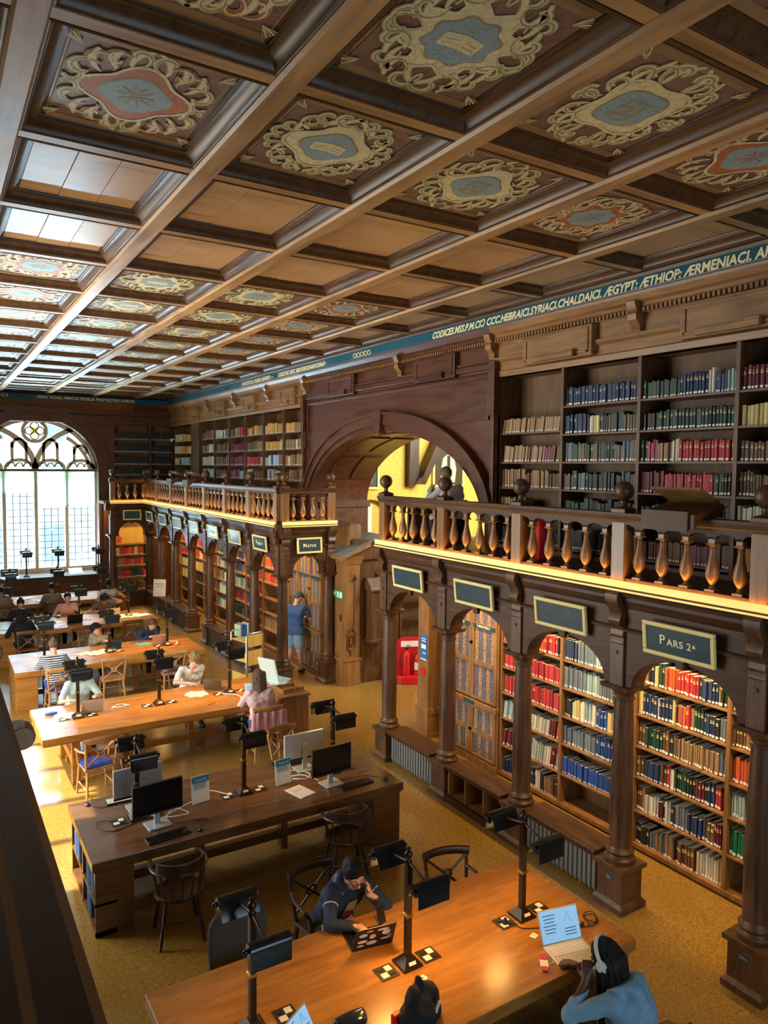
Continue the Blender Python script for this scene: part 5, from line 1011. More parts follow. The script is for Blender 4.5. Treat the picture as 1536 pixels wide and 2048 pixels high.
sheets('scattered papers by the resting reader', (2.72, 15.2, .76), 7, .25, seed=2); sheets('spread of large papers at the right of the second table', (4.2, 18.55, .76), 8, .32, seed=3, size=(.2, .14)); sheets('papers on the left of the second table', (2.2, 18.5, .76), 6, .3, seed=4); sheets('papers on the table by the window', (2.6, 22.1, .76), 9, .8, seed=5); sheets('papers at the left end of the second table', (1.5, 18.5, .76), 6, .2, seed=8)
sheets('pale blue papers beside the sunlit laptop', (1.62, 11.55, .76), 4, .08, PB, 6); sheets('turquoise folder before the curly-haired reader', (3.72, 15.5, .76), 2, .02, plain('turquoise_card', (.12, .42, .46), .6), 7); sheets('white notebook page before the blond reader', (3.62, 11.62, .76), 2, .015, seed=9, size=(.16, .12))
sheets('red folder on the second table from the window', (2.45, 18.3, .76), 2, .02, 'red', 10, (.16, .1)); sheets('red book beside the long-haired reader', (4.25, 11.3, .76), 3, .01, plain('orange_red_cover', (.62, .10, .03), .5), 11, (.11, .15)); sheets('pale papers on the low oak cabinet', (5.05, 11.55, .761), 3, .04, PB, 12)
solo('pen', MB().tube([(0, 0, .007), (.13, .04, .007)], .007, 6), 'red', 'red pen lying on the blond reader\'s table', 'pen', loc=(3.62, 10.98, .76))
solo('glasses_case', MB().prism([(.09*cos(t), .035*sin(t)) for t in [2*pi*i/16 for i in range(16)]], 'z', 0, .04), plain('deep_blue', (.02, .08, .40), .4), 'dark blue case at the sunlit table end', 'case', loc=(1.45, 11.72, .76), bevel=.012)
cable('pale tangled cable by the sunlit laptop', [(2.28, 11.55, Z), (2.4, 11.65, Z+.02), (2.52, 11.6, Z), (2.42, 11.5, Z+.02), (2.3, 11.6, Z+.01), (2.46, 11.68, Z), (2.55, 11.56, Z+.01)], 'white', .006); cable('white charger cable before the long-haired reader', [(3.98, 11.4, Z), (4.1, 11.2, Z+.03), (4.2, 11.1, Z), (4.15, 10.95, Z+.02), (4.32, 10.85, Z)], 'white', .007); cable('white cable by the rose gold laptop', [(4.2, 15.5, Z), (4.3, 15.3, Z+.02), (4.4, 15.4, Z), (4.32, 15.2, Z+.01)], 'white', .007)
# things on the nearest table
ph = thing('phone', 'small black phone propped behind the sticker laptop', 'phone', (3.06, 4.92, .76), .3); part('body', MB().obox((0, 0, .07), (.037, .004, .07), Matrix.Rotation(rad(-20), 3, 'X')), 'black', ph); part('stand', MB().box(-.03, .03, 0, .06, 0, .01), 'grey', ph)
pb = thing('charger_brick', 'black laptop charger brick on the orange table', 'charger', (4.42, 4.06, .76), -.9); part('brick', MB().box(-.055, .055, -.025, .025, 0, .03), 'blackm', pb, bevel=.005); part('plug', MB().box(-.10, -.06, -.018, .018, 0, .035), 'black', pb); part('brick_label', MB().box(-.04, .03, -.015, .015, .03, .0305), 'grey', pb)
cable('black charger cable coiled at the table corner', [(4.47, 4.0, Z), (4.55, 3.98, Z+.01), (4.62, 4.06, Z+.02), (4.56, 4.12, Z), (4.50, 4.05, Z+.03), (4.58, 3.99, Z), (4.64, 4.08, Z+.02), (4.54, 4.1, Z+.03), (4.5, 4.0, Z)], 'blackm', .004); cable('black cable from the right socket to the pale laptop', [(3.94, 4.36, .79), (4.0, 4.26, Z), (4.1, 4.2, Z), (4.22, 4.14, Z), (4.38, 4.1, Z)], 'blackm', .004)
solo('plug', MB().lathe([(.022, 0), (.024, .02), (.015, .035), (.008, .05)], seg=12), 'blackm', 'black plug in the socket left of the right lamp', 'plug', loc=(3.92, 4.37, .77), smooth=40)
ld = thing('lanyard', 'red and white lanyard with keys beside the pale laptop', 'lanyard', (3.86, 3.86, .76), .9); part('card', MB().box(-.05, .03, -.03, .03, 0, .006), 'label', ld); part('strap', MB().box(.03, .10, -.018, .018, 0, .010).box(-.10, -.05, -.02, .02, 0, .012), 'red', ld); part('keys', MB().tube([(-.02, -.05, .004), (.0, -.07, .004), (.03, -.06, .004), (.01, -.04, .004)], .003, 5, closed=True), 'steel', ld)
tb_ = laptop('pale blue lit tablet at the bottom edge of the picture', (2.02, 4.02, .76), pi-2.6, (.3, .32, .36), .26, .18, 120, LCD)
# book trolley in the far aisle
bt = thing('book_trolley', 'yellow birch book trolley with bright metal frame in the aisle', 'trolley', (5.33, 13.75, 0), .25)
for y in (-.26, .26): part('frame', MB().tube([(-.2, y, .08), (-.2, y, 1.15), (-.15, y, 1.2), (.15, y, 1.2), (.2, y, 1.15), (.2, y, .08)], .016, 8), 'steel', bt, 50)
for z in (.2, .62): part('shelf', MB().box(-.19, .19, -.25, .25, z, z+.02).box(-.19, -.175, -.25, .25, z+.02, z+.18), 'ply', bt)
for z0, z1 in ((.14, .42), (.56, .86), (.93, 1.17)): part('end_panel', MB().box(-.17, .17, -.275, -.26, z0, z1), 'ply', bt, bevel=.01)
part('top_shelf', MB().box(-.19, .19, -.25, .25, 1.02, 1.04), 'ply', bt)
for x in (-.18, .18):
    for y in (-.25, .25): part('wheel', MB().lathe([(.05, -.012), (.05, .012)], (x, y, .05), 12, 'x'), 'blackm', bt)
for k, (x, c, l_) in enumerate(((-.10, (.35, .50, .30), 'green'), (-.05, (.02, .10, .45), 'blue'), (0, (.02, .12, .5), 'larger blue'), (.06, (.45, .62, .70), 'pale blue'))):
    o = link('book', unit_book); o.matrix_world = Matrix.Translation((5.36+x, 13.95, 1.041)) @ Matrix.Rotation(.25, 4, 'Z') @ Matrix.Diagonal((.045, .2, .24+.02*(k % 2), 1)); o.color = (*c, 1); tag(o, '%s book standing on top of the birch trolley' % l_, 'book')
# ------------------------------------------------------------------ people: one smooth implicit body each, polygonised
class Field:
    def __init__(s, lo, hi, h):
        s.h = h; s.lo = np.array(lo, float); s.n = np.ceil((np.array(hi)-s.lo)/h).astype(int)+1
        s.v = np.full(s.n, .25, np.float32); s.ax = [s.lo[i]+h*np.arange(s.n[i]) for i in range(3)]
    def region(s, lo, hi, pad):
        a = np.clip(((np.array(lo)-pad-s.lo)/s.h).astype(int), 0, s.n-1); b = np.clip(((np.array(hi)+pad-s.lo)/s.h).astype(int)+2, 1, s.n)
        if (b <= a).any(): return None, None
        sl = tuple(slice(a[i], b[i]) for i in range(3))
        return sl, np.meshgrid(*[s.ax[i][sl[i]] for i in range(3)], indexing='ij', sparse=True)
    def put(s, sl, d, k):
        v = s.v[sl]
        if k > 0: hh = np.clip(.5+.5*(v-d)/k, 0, 1); s.v[sl] = v*(1-hh)+d*hh-k*hh*(1-hh)
        else: s.v[sl] = np.minimum(v, d)
    def cap(s, a, b, ra, rb=None, k=.02):
        rb = ra if rb is None else rb; a, b = np.array(a, float), np.array(b, float); r = max(ra, rb)
        sl, g = s.region(np.minimum(a, b)-r, np.maximum(a, b)+r, k+3*s.h)
        if sl is None: return s
        ab = b-a; L = max(ab @ ab, 1e-9); t = np.clip(((g[0]-a[0])*ab[0]+(g[1]-a[1])*ab[1]+(g[2]-a[2])*ab[2])/L, 0, 1)
        d = np.sqrt((g[0]-a[0]-t*ab[0])**2+(g[1]-a[1]-t*ab[1])**2+(g[2]-a[2]-t*ab[2])**2)-(ra+(rb-ra)*t)
        s.put(sl, d.astype(np.float32), k); return s
    def ell(s, c, r, R=None, k=.02, sub=False):
        c, r = np.array(c, float), np.array(r, float); m = r.max(); sl, g = s.region(c-m, c+m, k+3*s.h)
        if sl is None: return s
        R = np.array(R) if R is not None else np.eye(3); p = [g[i]-c[i] for i in range(3)]
        q = [R[0, i]*p[0]+R[1, i]*p[1]+R[2, i]*p[2] for i in range(3)]
        k0 = np.sqrt(sum((q[i]/r[i])**2 for i in range(3)))+1e-6; k1 = np.sqrt(sum((q[i]/r[i]**2)**2 for i in range(3)))+1e-6
        d = (k0*(k0-1)/k1).astype(np.float32)
        if sub: s.v[sl] = np.maximum(s.v[sl], -d)
        else: s.put(sl, d, k)
        return s
    def cut(s, p, n):
        g = np.meshgrid(*s.ax, indexing='ij', sparse=True); s.v = np.maximum(s.v, ((g[0]-p[0])*n[0]+(g[1]-p[1])*n[1]+(g[2]-p[2])*n[2]).astype(np.float32)); return s
    def ripple(s, amp, f=(38, 31, 45), ph=0):
        g = np.meshgrid(*s.ax, indexing='ij', sparse=True); s.v = s.v + (amp*np.sin(g[0]*f[0]+2*np.sin(g[2]*17+ph))*np.sin(g[1]*f[1]+ph)*np.sin(g[2]*f[2]+1.5*np.sin(g[0]*19))).astype(np.float32); return s
    def mesh(s, name, mat):
        v = s.v; sg = v < 0; nx, ny, nz = v.shape
        c = np.zeros((nx-1, ny-1, nz-1), np.int8)
        for i in (0, 1):
            for j in (0, 1):
                for k in (0, 1): c += sg[i:nx-1+i, j:ny-1+j, k:nz-1+k]
        mixed = (c > 0) & (c < 8); cells = np.argwhere(mixed); idx = np.full(mixed.shape, -1, np.int64); idx[mixed] = np.arange(len(cells))
        P = np.zeros((len(cells), 3)); W_ = np.zeros(len(cells)); I = cells.T
        for ax in range(3):
            o1, o2 = [a for a in range(3) if a != ax]
            for u in (0, 1):
                for w in (0, 1):
                    off = np.zeros(3, int); off[o1] = u; off[o2] = w; A = I+off[:, None]; B = A.copy(); B[ax] += 1
                    va, vb = v[tuple(A)], v[tuple(B)]; m = (va < 0) != (vb < 0); t = np.where(m, va/np.where(va == vb, 1, va-vb), 0)
                    q = np.tile(off, (len(cells), 1)).astype(float); q[:, ax] += t; P[m] += q[m]; W_[m] += 1
        P = s.lo+s.h*(cells+P/W_[:, None]); Fq = []
        for ax in range(3):
            o1, o2 = [(1, 2), (2, 0), (0, 1)][ax]
            sa = [slice(None)]*3; sb = [slice(None)]*3; sa[ax] = slice(0, -1); sb[ax] = slice(1, None)
            ch = np.argwhere(sg[tuple(sa)] != sg[tuple(sb)]); ch = ch[(ch[:, o1] > 0) & (ch[:, o2] > 0) & (ch[:, o1] < v.shape[o1]-1) & (ch[:, o2] < v.shape[o2]-1)]
            if not len(ch): continue
            e1 = np.zeros(3, int); e1[o1] = 1; e2 = np.zeros(3, int); e2[o2] = 1
            quad = np.stack([idx[tuple((ch-e1-e2).T)], idx[tuple((ch-e2).T)], idx[tuple(ch.T)], idx[tuple((ch-e1).T)]], 1)
            fl_p = sg[tuple(ch.T)]; quad[~fl_p] = quad[~fl_p][:, ::-1]; Fq.append(quad)
        Fq = np.concatenate(Fq) if Fq else np.zeros((0, 4), int)
        me = bpy.data.meshes.new(name); me.vertices.add(len(P)); me.vertices.foreach_set('co', P.ravel()); me.loops.add(len(Fq)*4); me.loops.foreach_set('vertex_index', Fq.ravel().astype(np.int32))
        me.polygons.add(len(Fq)); me.polygons.foreach_set('loop_start', np.arange(0, len(Fq)*4, 4, dtype=np.int32)); me.polygons.foreach_set('use_smooth', np.ones(len(Fq), bool)); me.update(calc_edges=True); me.validate()
        me.materials.append(mat); return me
def cloth(name, col, col2=None, stripe=0, rough=.85):
    m, n, l, b = new_mat(name); tc = n.new('ShaderNodeTexCoord'); b.inputs['Roughness'].default_value = rough
    nz = n.new('ShaderNodeTexNoise'); nz.inputs['Scale'].default_value = 9; nz.inputs['Detail'].default_value = 5; l.new(tc.outputs['Object'], nz.inputs[0])
    r = n.new('ShaderNodeValToRGB'); r.color_ramp.elements[0].position = .35; r.color_ramp.elements[1].position = .7; r.color_ramp.elements[0].color = (*[c*.82 for c in col], 1); r.color_ramp.elements[1].color = (*[min(1, c*1.12) for c in col], 1); l.new(nz.outputs[0], r.inputs[0]); out = r.outputs[0]
    if stripe:
        wv = n.new('ShaderNodeTexWave'); wv.bands_direction = 'Z'; wv.inputs['Scale'].default_value = stripe; wv.inputs['Distortion'].default_value = .3; l.new(tc.outputs['Object'], wv.inputs[0])
        st_ = n.new('ShaderNodeMath'); st_.operation = 'GREATER_THAN'; st_.inputs[1].default_value = .5; l.new(wv.outputs[0], st_.inputs[0]); mx = n.new('ShaderNodeMix'); mx.data_type = 'RGBA'; l.new(st_.outputs[0], mx.inputs[0]); l.new(out, mx.inputs[6]); mx.inputs[7].default_value = (*col2, 1); out = mx.outputs[2]
    l.new(out, b.inputs['Base Color']); bp = n.new('ShaderNodeBump'); bp.inputs['Strength'].default_value = .25; bp.inputs['Distance'].default_value = .01; l.new(nz.outputs[0], bp.inputs['Height']); l.new(bp.outputs[0], b.inputs['Normal']); return m
def hairmat(name, c1, c2): return wood(name, c1, c2, (1, 1, .08), 60, .55, .7, .3, .1, .3)
SKIN = dict(light=plain('skin_light', (.60, .36, .26), .5), warm=plain('skin_warm', (.50, .29, .19), .5), tan=plain('skin_tan', (.36, .19, .11), .5), dark=plain('skin_dark', (.10, .048, .03), .5))
HAIR = dict(black=hairmat('hair_black', (.004, .0035, .0035), (.018, .015, .013)), brown=hairmat('hair_brown', (.03, .016, .009), (.11, .06, .033)), fair=hairmat('hair_fair', (.16, .095, .045), (.42, .28, .14)), lbrown=hairmat('hair_light_brown', (.06, .034, .018), (.22, .135, .075)))
EYEW = plain('eye_white', (.75, .72, .68), .3); EYED = plain('eye_dark', (.015, .01, .008), .2); LIP = plain('lips', (.36, .11, .09), .45)
nv = lambda a: np.array(a, float)
def unit(a): a = nv(a); return a/max(np.linalg.norm(a), 1e-9)
def ik(s_, t, l1, l2, hint):
    s_, t = nv(s_), nv(t); d = t-s_; L = np.linalg.norm(d); L2 = min(L, (l1+l2)*.995); d = d/L; t = s_+d*L2
    a = (l1*l1-l2*l2+L2*L2)/(2*L2); h = math.sqrt(max(l1*l1-a*a, 0)); n = nv(hint)-d*(nv(hint) @ d); return s_+d*a+unit(n)*h, t
def person(label, loc, rz, lean=18, side=0, head=(0, 0, 0), hands=None, hints=((-.5, -.3, -.6), (.5, -.3, -.6)), curl=(35, 35), palm=((0, 0, -1), (0, 0, -1)), fdir=None, h=.011, skin='light', hair=('black', 'short'), top=(.1, .1, .1), topm=None, sleeve=1.0, bot=(.02, .03, .06), shorts=False, shoe=(.02, .02, .02), stand=False, seat=.535, hood=None, legs=None, neckline=None, scale=1.0, extra=None):
    g = thing('person', label, 'person', loc, rz, None); g.scale = (scale,)*3; X = nv((1, 0, 0))
    pel = nv((0, 0, .94 if stand else seat)); a = rad(lean); b = rad(side); up = unit((sin(b), sin(a)*cos(b), cos(a)*cos(b))); xr = unit(X-up*(X @ up))
    waist = pel+up*.15; chest = pel+up*.33; shc = pel+up*.455; nb_ = pel+up*.50
    hy, hp, hr = [rad(q) for q in head]
    Rh = np.array(Matrix.Rotation(-hy, 3, 'Z') @ Matrix.Rotation(-hp, 3, 'X') @ Matrix.Rotation(hr, 3, 'Y')); hu, hf, hx = Rh[:, 2], Rh[:, 1], Rh[:, 0]
    hc = nb_+unit(up*.5+hu*.7)*.085+hu*.10+hf*.028
    hips = [pel+X*s_*.088 for s_ in (-1, 1)]
    if legs: knees, anks = [nv(q) for q in legs[0]], [nv(q) for q in legs[1]]
    elif stand: knees = [nv((-.10, .03, .50)), nv((.10, -.01, .50))]; anks = [nv((-.12, -.04, .08)), nv((.12, .04, .08))]
    else: knees = [nv((-.12, .43, seat-.01)), nv((.12, .43, seat-.01))]; anks = [nv((-.12, .40, .085)), nv((.12, .46, .085))]
    sh = [shc+xr*s_*.165 for s_ in (-1, 1)]
    hands = hands or ((-.16, .42, .80), (.16, .42, .80)); el, wr = [], []
    for i in (0, 1): e, w = ik(sh[i], hands[i], .285, .25, hints[i]); el.append(e); wr.append(w)
    def body(F, o, which):
        if 'torso' in which:
            F.cap(pel-X*.075, pel+X*.075, .115+o, k=.05); F.cap(waist-xr*.06, waist+xr*.06, .105+o, k=.06); F.cap(chest-xr*.082, chest+xr*.082, .112+o, k=.06); F.cap(shc-xr*.135-up*.02, shc+xr*.135-up*.02, .062+o, k=.05)
        if 'neck' in which: F.cap(nb_-up*.03, hc-hu*.08-hf*.02, .052+o, .046+o, k=.025)
        for i in (0, 1):
            if 'arms' in which:
                sl_ = which['arms']; e, w = el[i], wr[i]; F.cap(sh[i], sh[i]+(e-sh[i])*min(1, sl_*2), .052+o, .041+o, k=.03)
                if sl_ > .5: F.cap(e, e+(w-e)*min(1, (sl_-.5)*2), .041+o, (.027+o), k=.02)
            if 'legs' in which:
                F.cap(hips[i], knees[i], .088+o, .058+o, k=.035); t = which['legs']
                if t > .5: F.cap(knees[i], knees[i]+(anks[i]-knees[i])*min(1, (t-.5)*2), .055+o, .038+o, k=.025)
            if 'feet' in which:
                f = unit((knees[i]-hips[i])*nv((1, 1, 0))+nv((0, .15, 0))); F.cap(anks[i]+nv((0, 0, -.02))-f*.04, anks[i]+f*.14+nv((0, 0, -.045)), .042+o, .035+o, k=.02)
    pts = np.array([pel, hc, *knees, *anks, *el, *wr, *sh]); lo = pts.min(0)-.26; hi = pts.max(0)+.26; lo[2] = max(lo[2], -.01)
    F = Field(lo, hi, h); body(F, -.004, dict(torso=1, neck=1, arms=1.0, legs=1.0, feet=1))
    # head
    def L(x, y, z): return hc+hx*x+hf*y+hu*z
    F.ell(L(0, -.012, .022), (.076, .096, .098), Rh, .02); F.ell(L(0, .022, -.038), (.060, .070, .086), Rh, .03); F.cap(L(-.012, .060, -.098), L(.012, .060, -.098), .024, k=.03)
    F.cap(L(0, .090, .004), L(0, .108, -.036), .008, .013, k=.012); F.cap(L(-.012, .094, -.040), L(.012, .094, -.040), .009, k=.008); F.ell(L(0, .085, -.068), (.026, .013, .011), Rh, .008)
    for s_ in (-1, 1): F.ell(L(s_*.078, -.006, -.016), (.010, .019, .030), Rh, .008); F.ell(L(s_*.031, .104, .000), (.018, .018, .012), Rh, sub=True); F.cap(L(s_*.014, .086, .020), L(s_*.048, .072, .020), .009, k=.012)
    # hands: palm, four fingers of different length, thumb from the palm's side
    for i in (0, 1):
        f = unit(fdir[i]) if fdir and fdir[i] is not None else unit(wr[i]-el[i]); n = unit(nv(palm[i])-f*(nv(palm[i]) @ f)); s_ = np.cross(f, n)*(1 if i else -1); w = wr[i]
        F.cap(w, w+f*.03, .026, .026, k=.015); F.cap(w+f*.035-s_*.018, w+f*.085-s_*.026, .016, .014, k=.012); F.cap(w+f*.035+s_*.016, w+f*.085+s_*.024, .016, .014, k=.012); F.cap(w+f*.03, w+f*.085, .018, .014, k=.012)
        c = rad(curl[i])
        for q, (o_, ln) in enumerate(((-.030, .060), (-.010, .072), (.010, .068), (.030, .052))):
            k0 = w+f*.092+s_*o_; d1 = f*cos(c*.5)+n*sin(c*.5); d2 = f*cos(c*1.4)+n*sin(c*1.4); m_ = k0+d1*ln*.55; F.cap(k0-f*.01, m_, .0098, .009, k=.004); F.cap(m_, m_+d2*ln*.5, .009, .0075, k=.003)
        t0 = w+f*.03-s_*.026; t1 = t0+unit(f*.6-s_*.7+n*.3)*.045; F.cap(t0, t1, .0125, .010, k=.01); F.cap(t1, t1+unit(f*.9-s_*.1+n*.35)*.032, .010, .008, k=.004)
    link('body', F.mesh('body', SKIN[skin]), g)
    # clothes follow the body
    tm = topm or cloth('cloth_' + label[:18].replace(' ', '_'), top); F = Field(lo, hi, h); body(F, .011, dict(torso=1, arms=sleeve))
    if sleeve > .95:
        for i in (0, 1): F.cap(wr[i]-(wr[i]-el[i])*.12, wr[i]-(wr[i]-el[i])*.02, .036, .034, k=.01)
    if hood is not None:
        for q in range(9): t = rad(-200+220*q/8); c = nb_-up*.005+xr*.088*cos(t)+unit(np.cross(xr, up)*-1)*(.075*sin(t)); c2 = nb_-up*.005+xr*.088*cos(rad(-200+220*(q+1)/8))+unit(np.cross(xr, up)*-1)*(.075*sin(rad(-200+220*(q+1)/8))); F.cap(c, c2, .03, k=.025)
        F.cap(nb_-up*.05+np.cross(xr, up)*.10, nb_-up*.12+np.cross(xr, up)*.10, .055, k=.05)
    F.cap(pel-X*.085-up*.1, pel+X*.085-up*.1, .150, k=.05) if stand else None; F.ripple(.007); F.cut(pel-up*.05, -up) if not stand else F.cut(pel-up*.10, -up); F.cut(nb_+up*.045, up)
    link('top', F.mesh('top', tm), g)
    F = Field(lo, hi, h); bm_ = cloth('legwear_' + label[:18].replace(' ', '_'), bot)
    F.cap(pel-X*.078, pel+X*.078, .122, k=.05); body(F, .012 if not shorts else .028, dict(legs=.95 if not shorts else .5)); F.ripple(.006)
    if shorts: F.cut((0, 0, min(k_[2] for k_ in knees)+.05), (0, 0, -1))
    F.cut(pel+up*(.09 if not stand else -.04), up); link('trousers' if not shorts else 'shorts', F.mesh('legwear', bm_), g)
    F = Field(lo, hi, max(h, .009)); body(F, .007, dict(feet=1)); F.cut((0, 0, .004), (0, 0, -1)); link('shoes', F.mesh('shoes', plain('shoe_'+label[:14].replace(' ', '_'), shoe, .5)), g)
    # hair
    hm = HAIR[hair[0]]; sty = hair[1]; plo = hc-.24; phi = hc+.24
    if sty in ('long', 'curly', 'braids', 'pony'): plo = plo-nv((.06, .1, .34)); phi = phi+nv((.06, .06, 0))
    F = Field(plo, phi, min(h, .008)); F.ell(L(0, -.018, .030), (.086, .104, .102), Rh, .02)
    if sty == 'pony': F.ell(L(0, -.02, .02), (.091, .108, .104), Rh, .02)
    if sty == 'bun': F.ell(L(0, -.075, .105), (.04, .04, .038), Rh, .02)
    F.cut(L(0, .058 if sty == 'pony' else .050, .03), unit(hf*.9-hu*.70)); F.cut(L(0, .0, -.075 if sty != 'short' else -.05), -hu)
    back = -hf*.085
    if sty == 'pony': F.cap(L(0, -.08, .01), L(0, -.125, -.03), .026, .03, k=.02); F.cap(L(0, -.125, -.03), L(.03, -.12, -.22), .032, .016, k=.02)
    if sty == 'long':
        for q in range(-4, 5): F.cap(L(q*.021, -.06-.03*cos(q*.4), .05), L(q*.025, -.085+.01*abs(q), -.27+.012*(q % 3)), .032, .022, k=.02)
        for s_ in (-1, 1): F.cap(L(s_*.074, .0, .03), L(s_*.085, .0, -.16), .024, .02, k=.02)
    if sty == 'curly':
        for q in range(40): t = q*2.399; zz = .07-.3*(q/40); F.ell(L(.088*cos(t)*(1 if zz < 0 else .8), -.035+.072*min(sin(t), .35), zz), (.034, .034, .034), Rh, .012)
    if sty in ('mop', 'curlymop'):
        for q in range(34): t = q*2.399; zz = .125-.11*(q/34); rr = .03+.066*math.sqrt(q/34); F.ell(L(rr*cos(t), -.015+rr*sin(t)*1.1, zz), (.026, .026, .024), Rh, .008)
    F.ripple(.004, (90, 90, 60), 1); hm_o = link('hair', F.mesh('hair', hm), g)
    if sty == 'braids':
        br = MB(); rg = random.Random(4)
        for q in range(90):
            t = rad(rg.uniform(-215, 35)); r0 = rg.uniform(.6, 1); p0 = L(.086*cos(t)*r0, -.018+.10*sin(t)*r0, .055+.04*(1-r0)); p1 = L(.106*cos(t)*(.9+.1*r0), -.02+.120*sin(t), -.03); ln = rg.uniform(.33, .46); p2 = p1+nv((rg.uniform(-.015, .015), 0, -ln*.45))+hf*(-.025); p3 = p2+nv((rg.uniform(-.02, .02), rg.uniform(-.03, .0), -ln*.5))
            ps = [Vector(p) for p in (p0, p1, p2, p3)]; pp = []
            for k_ in range(3): pp += [ps[k_].lerp(ps[k_+1], u_/4) for u_ in range(4)]
            br.tube(pp+[ps[3]], [.0095]*len(pp)+[.005], 6)
        part('braids', br, hm, g, 60)
    for s_ in (-1, 1):
        e = part('eye', MB().ball(tuple(L(s_*.031, .080, 0)), .0135, 10), EYEW, g, 60); part('iris', MB().ball(tuple(L(s_*.031, .0895, -.002)), .0062, 8), EYED, e, 60)
        part('eyebrow', MB().tube([tuple(L(s_*.014, .093, .021)), tuple(L(s_*.032, .091, .027)), tuple(L(s_*.05, .078, .022))], .0035, 5), hm, g, 50)
    part('lips', MB().tube([tuple(L(-.024, .090, -.068)), tuple(L(-.010, .098, -.066)), tuple(L(.010, .098, -.066)), tuple(L(.024, .090, -.068))], [.002, .006, .006, .002], 6), LIP, g, 50)
    g['_'] = 0; del g['_']
    info = dict(el=el, L=L, hc=hc, hx=hx, hf=hf, hu=hu, g=g, Rh=Rh, sh=sh, nb=nb_, up=up, chest=chest, xr=xr)
    return info
def glasses(i):
    L, g = i['L'], i['g']; gl = MB()
    for s_ in (-1, 1):
        gl.tube([tuple(L(s_*.034+.025*cos(t), .107, -.002+.021*sin(t))) for t in [2*pi*k/18 for k in range(18)]], .0028, 5, closed=True); gl.tube([tuple(L(s_*.058, .104, .004)), tuple(L(s_*.082, .0, .0))], .0025, 5)
    gl.tube([tuple(L(-.01, .109, .004)), tuple(L(.01, .109, .004))], .0026, 5); part('glasses', gl, 'black', g, 50)
def headphones(i, m):
    L, g = i['L'], i['g']; part('headphone_band', MB().tube([tuple(L(.103*cos(t), -.01, .012+.125*sin(t))) for t in [pi*k/16 for k in range(17)]], .011, 8, flat=1.5), m, g, 50)
    for s_ in (-1, 1): part('ear_cup', MB().lathe([(.02, -.018), (.042, -.012), (.044, .012), (.03, .02)], (0, 0, 0), 16, 'x').rot(Matrix(i['Rh'].tolist()), L(s_*.096, -.006, -.02)), m, g, 50)
# nearest table: woman with ponytail (faces the viewer) and woman with braids (back to the viewer)
navy = cloth('navy_hoodie', (.012, .03, .085))
i = person('woman with ponytail and glasses in navy hoodie, cheek on hand', (2.88, 5.50, 0), pi+.10, 30, -4, (6, 30, 6), ((-.11, .44, .935), (.10, .62, .815)), ((-.7, .5, -.8), (.8, -.1, -.2)), (60, 35), ((.8, -.2, .1), (0, 0, -1)), ((.12, -.15, 1), (-.1, 1, -.12)), .0062, 'light', ('black', 'pony'), topm=navy, bot=(.015, .016, .02), hood=1)
glasses(i); g = i['g']; fw_ = np.cross(i['up'], i['xr']); C_ = lambda x, d, u: tuple(i['chest']+i['xr']*x+fw_*d+i['up']*u)
Hd = Field(i['nb']-.26, i['nb']+.26, .007); bk = -fw_
for q in range(12):
    t0, t1 = rad(-215+250*q/12), rad(-215+250*(q+1)/12); Hd.cap(i['nb']-i['up']*.015+i['xr']*.098*cos(t0)-fw_*(-.080*sin(t0)), i['nb']-i['up']*.015+i['xr']*.098*cos(t1)-fw_*(-.080*sin(t1)), .030, k=.02)
Hd.cap(i['nb']-i['up']*.06-fw_*.10, i['nb']-i['up']*.12-fw_*.11, .055, k=.05); Hd.ripple(.006)
link('hood', Hd.mesh('hood', cloth('grey_blue_hood_lining', (.13, .18, .25))), g)
for s_ in (0, 1):
    a_ = i['sh'][s_]+(i['el'][s_]-i['sh'][s_])*.45; d_ = unit(i['el'][s_]-i['sh'][s_]); e1 = unit(np.cross(d_, (0, 0, 1))); e2 = np.cross(d_, e1)
    part('sleeve_piping', MB().tube([tuple(a_+(e1*cos(t)+e2*sin(t))*.061) for t in [2*pi*k/18 for k in range(18)]], .004, 5, closed=True), 'white', g, 50)
part('shirt_front', MB().add([C_(-.045, .128, .10), C_(.045, .128, .10), C_(.06, .140, -.02), C_(0, .142, -.06), C_(-.06, .140, -.02)], [(0, 1, 2, 3, 4)]), plain('beige_shirt', (.34, .27, .19), .8), g); part('purple_front', MB().add([C_(-.03, .146, -.01), C_(.055, .146, .02), C_(.07, .146, -.06), C_(-.05, .146, -.08)], [(0, 1, 2, 3)]), plain('plum_cloth', (.16, .02, .12), .8), g)
i = person('woman with long black braids and white headphones in pale blue hoodie', (3.97, 2.96, 0), .12, 30, 0, (-12, 30, 0), ((-.17, .42, .97), (.13, .68, .80)), ((-1, .2, -.5), (.6, -.2, -.4)), (65, 35), ((.5, .2, -.4), (0, 0, -1)), ((.45, .2, .8), None), .0065, 'dark', ('black', 'braids'), topm=cloth('pale_blue_hoodie', (.20, .36, .50)), bot=(.02, .03, .06), hood=1)
headphones(i, 'white')
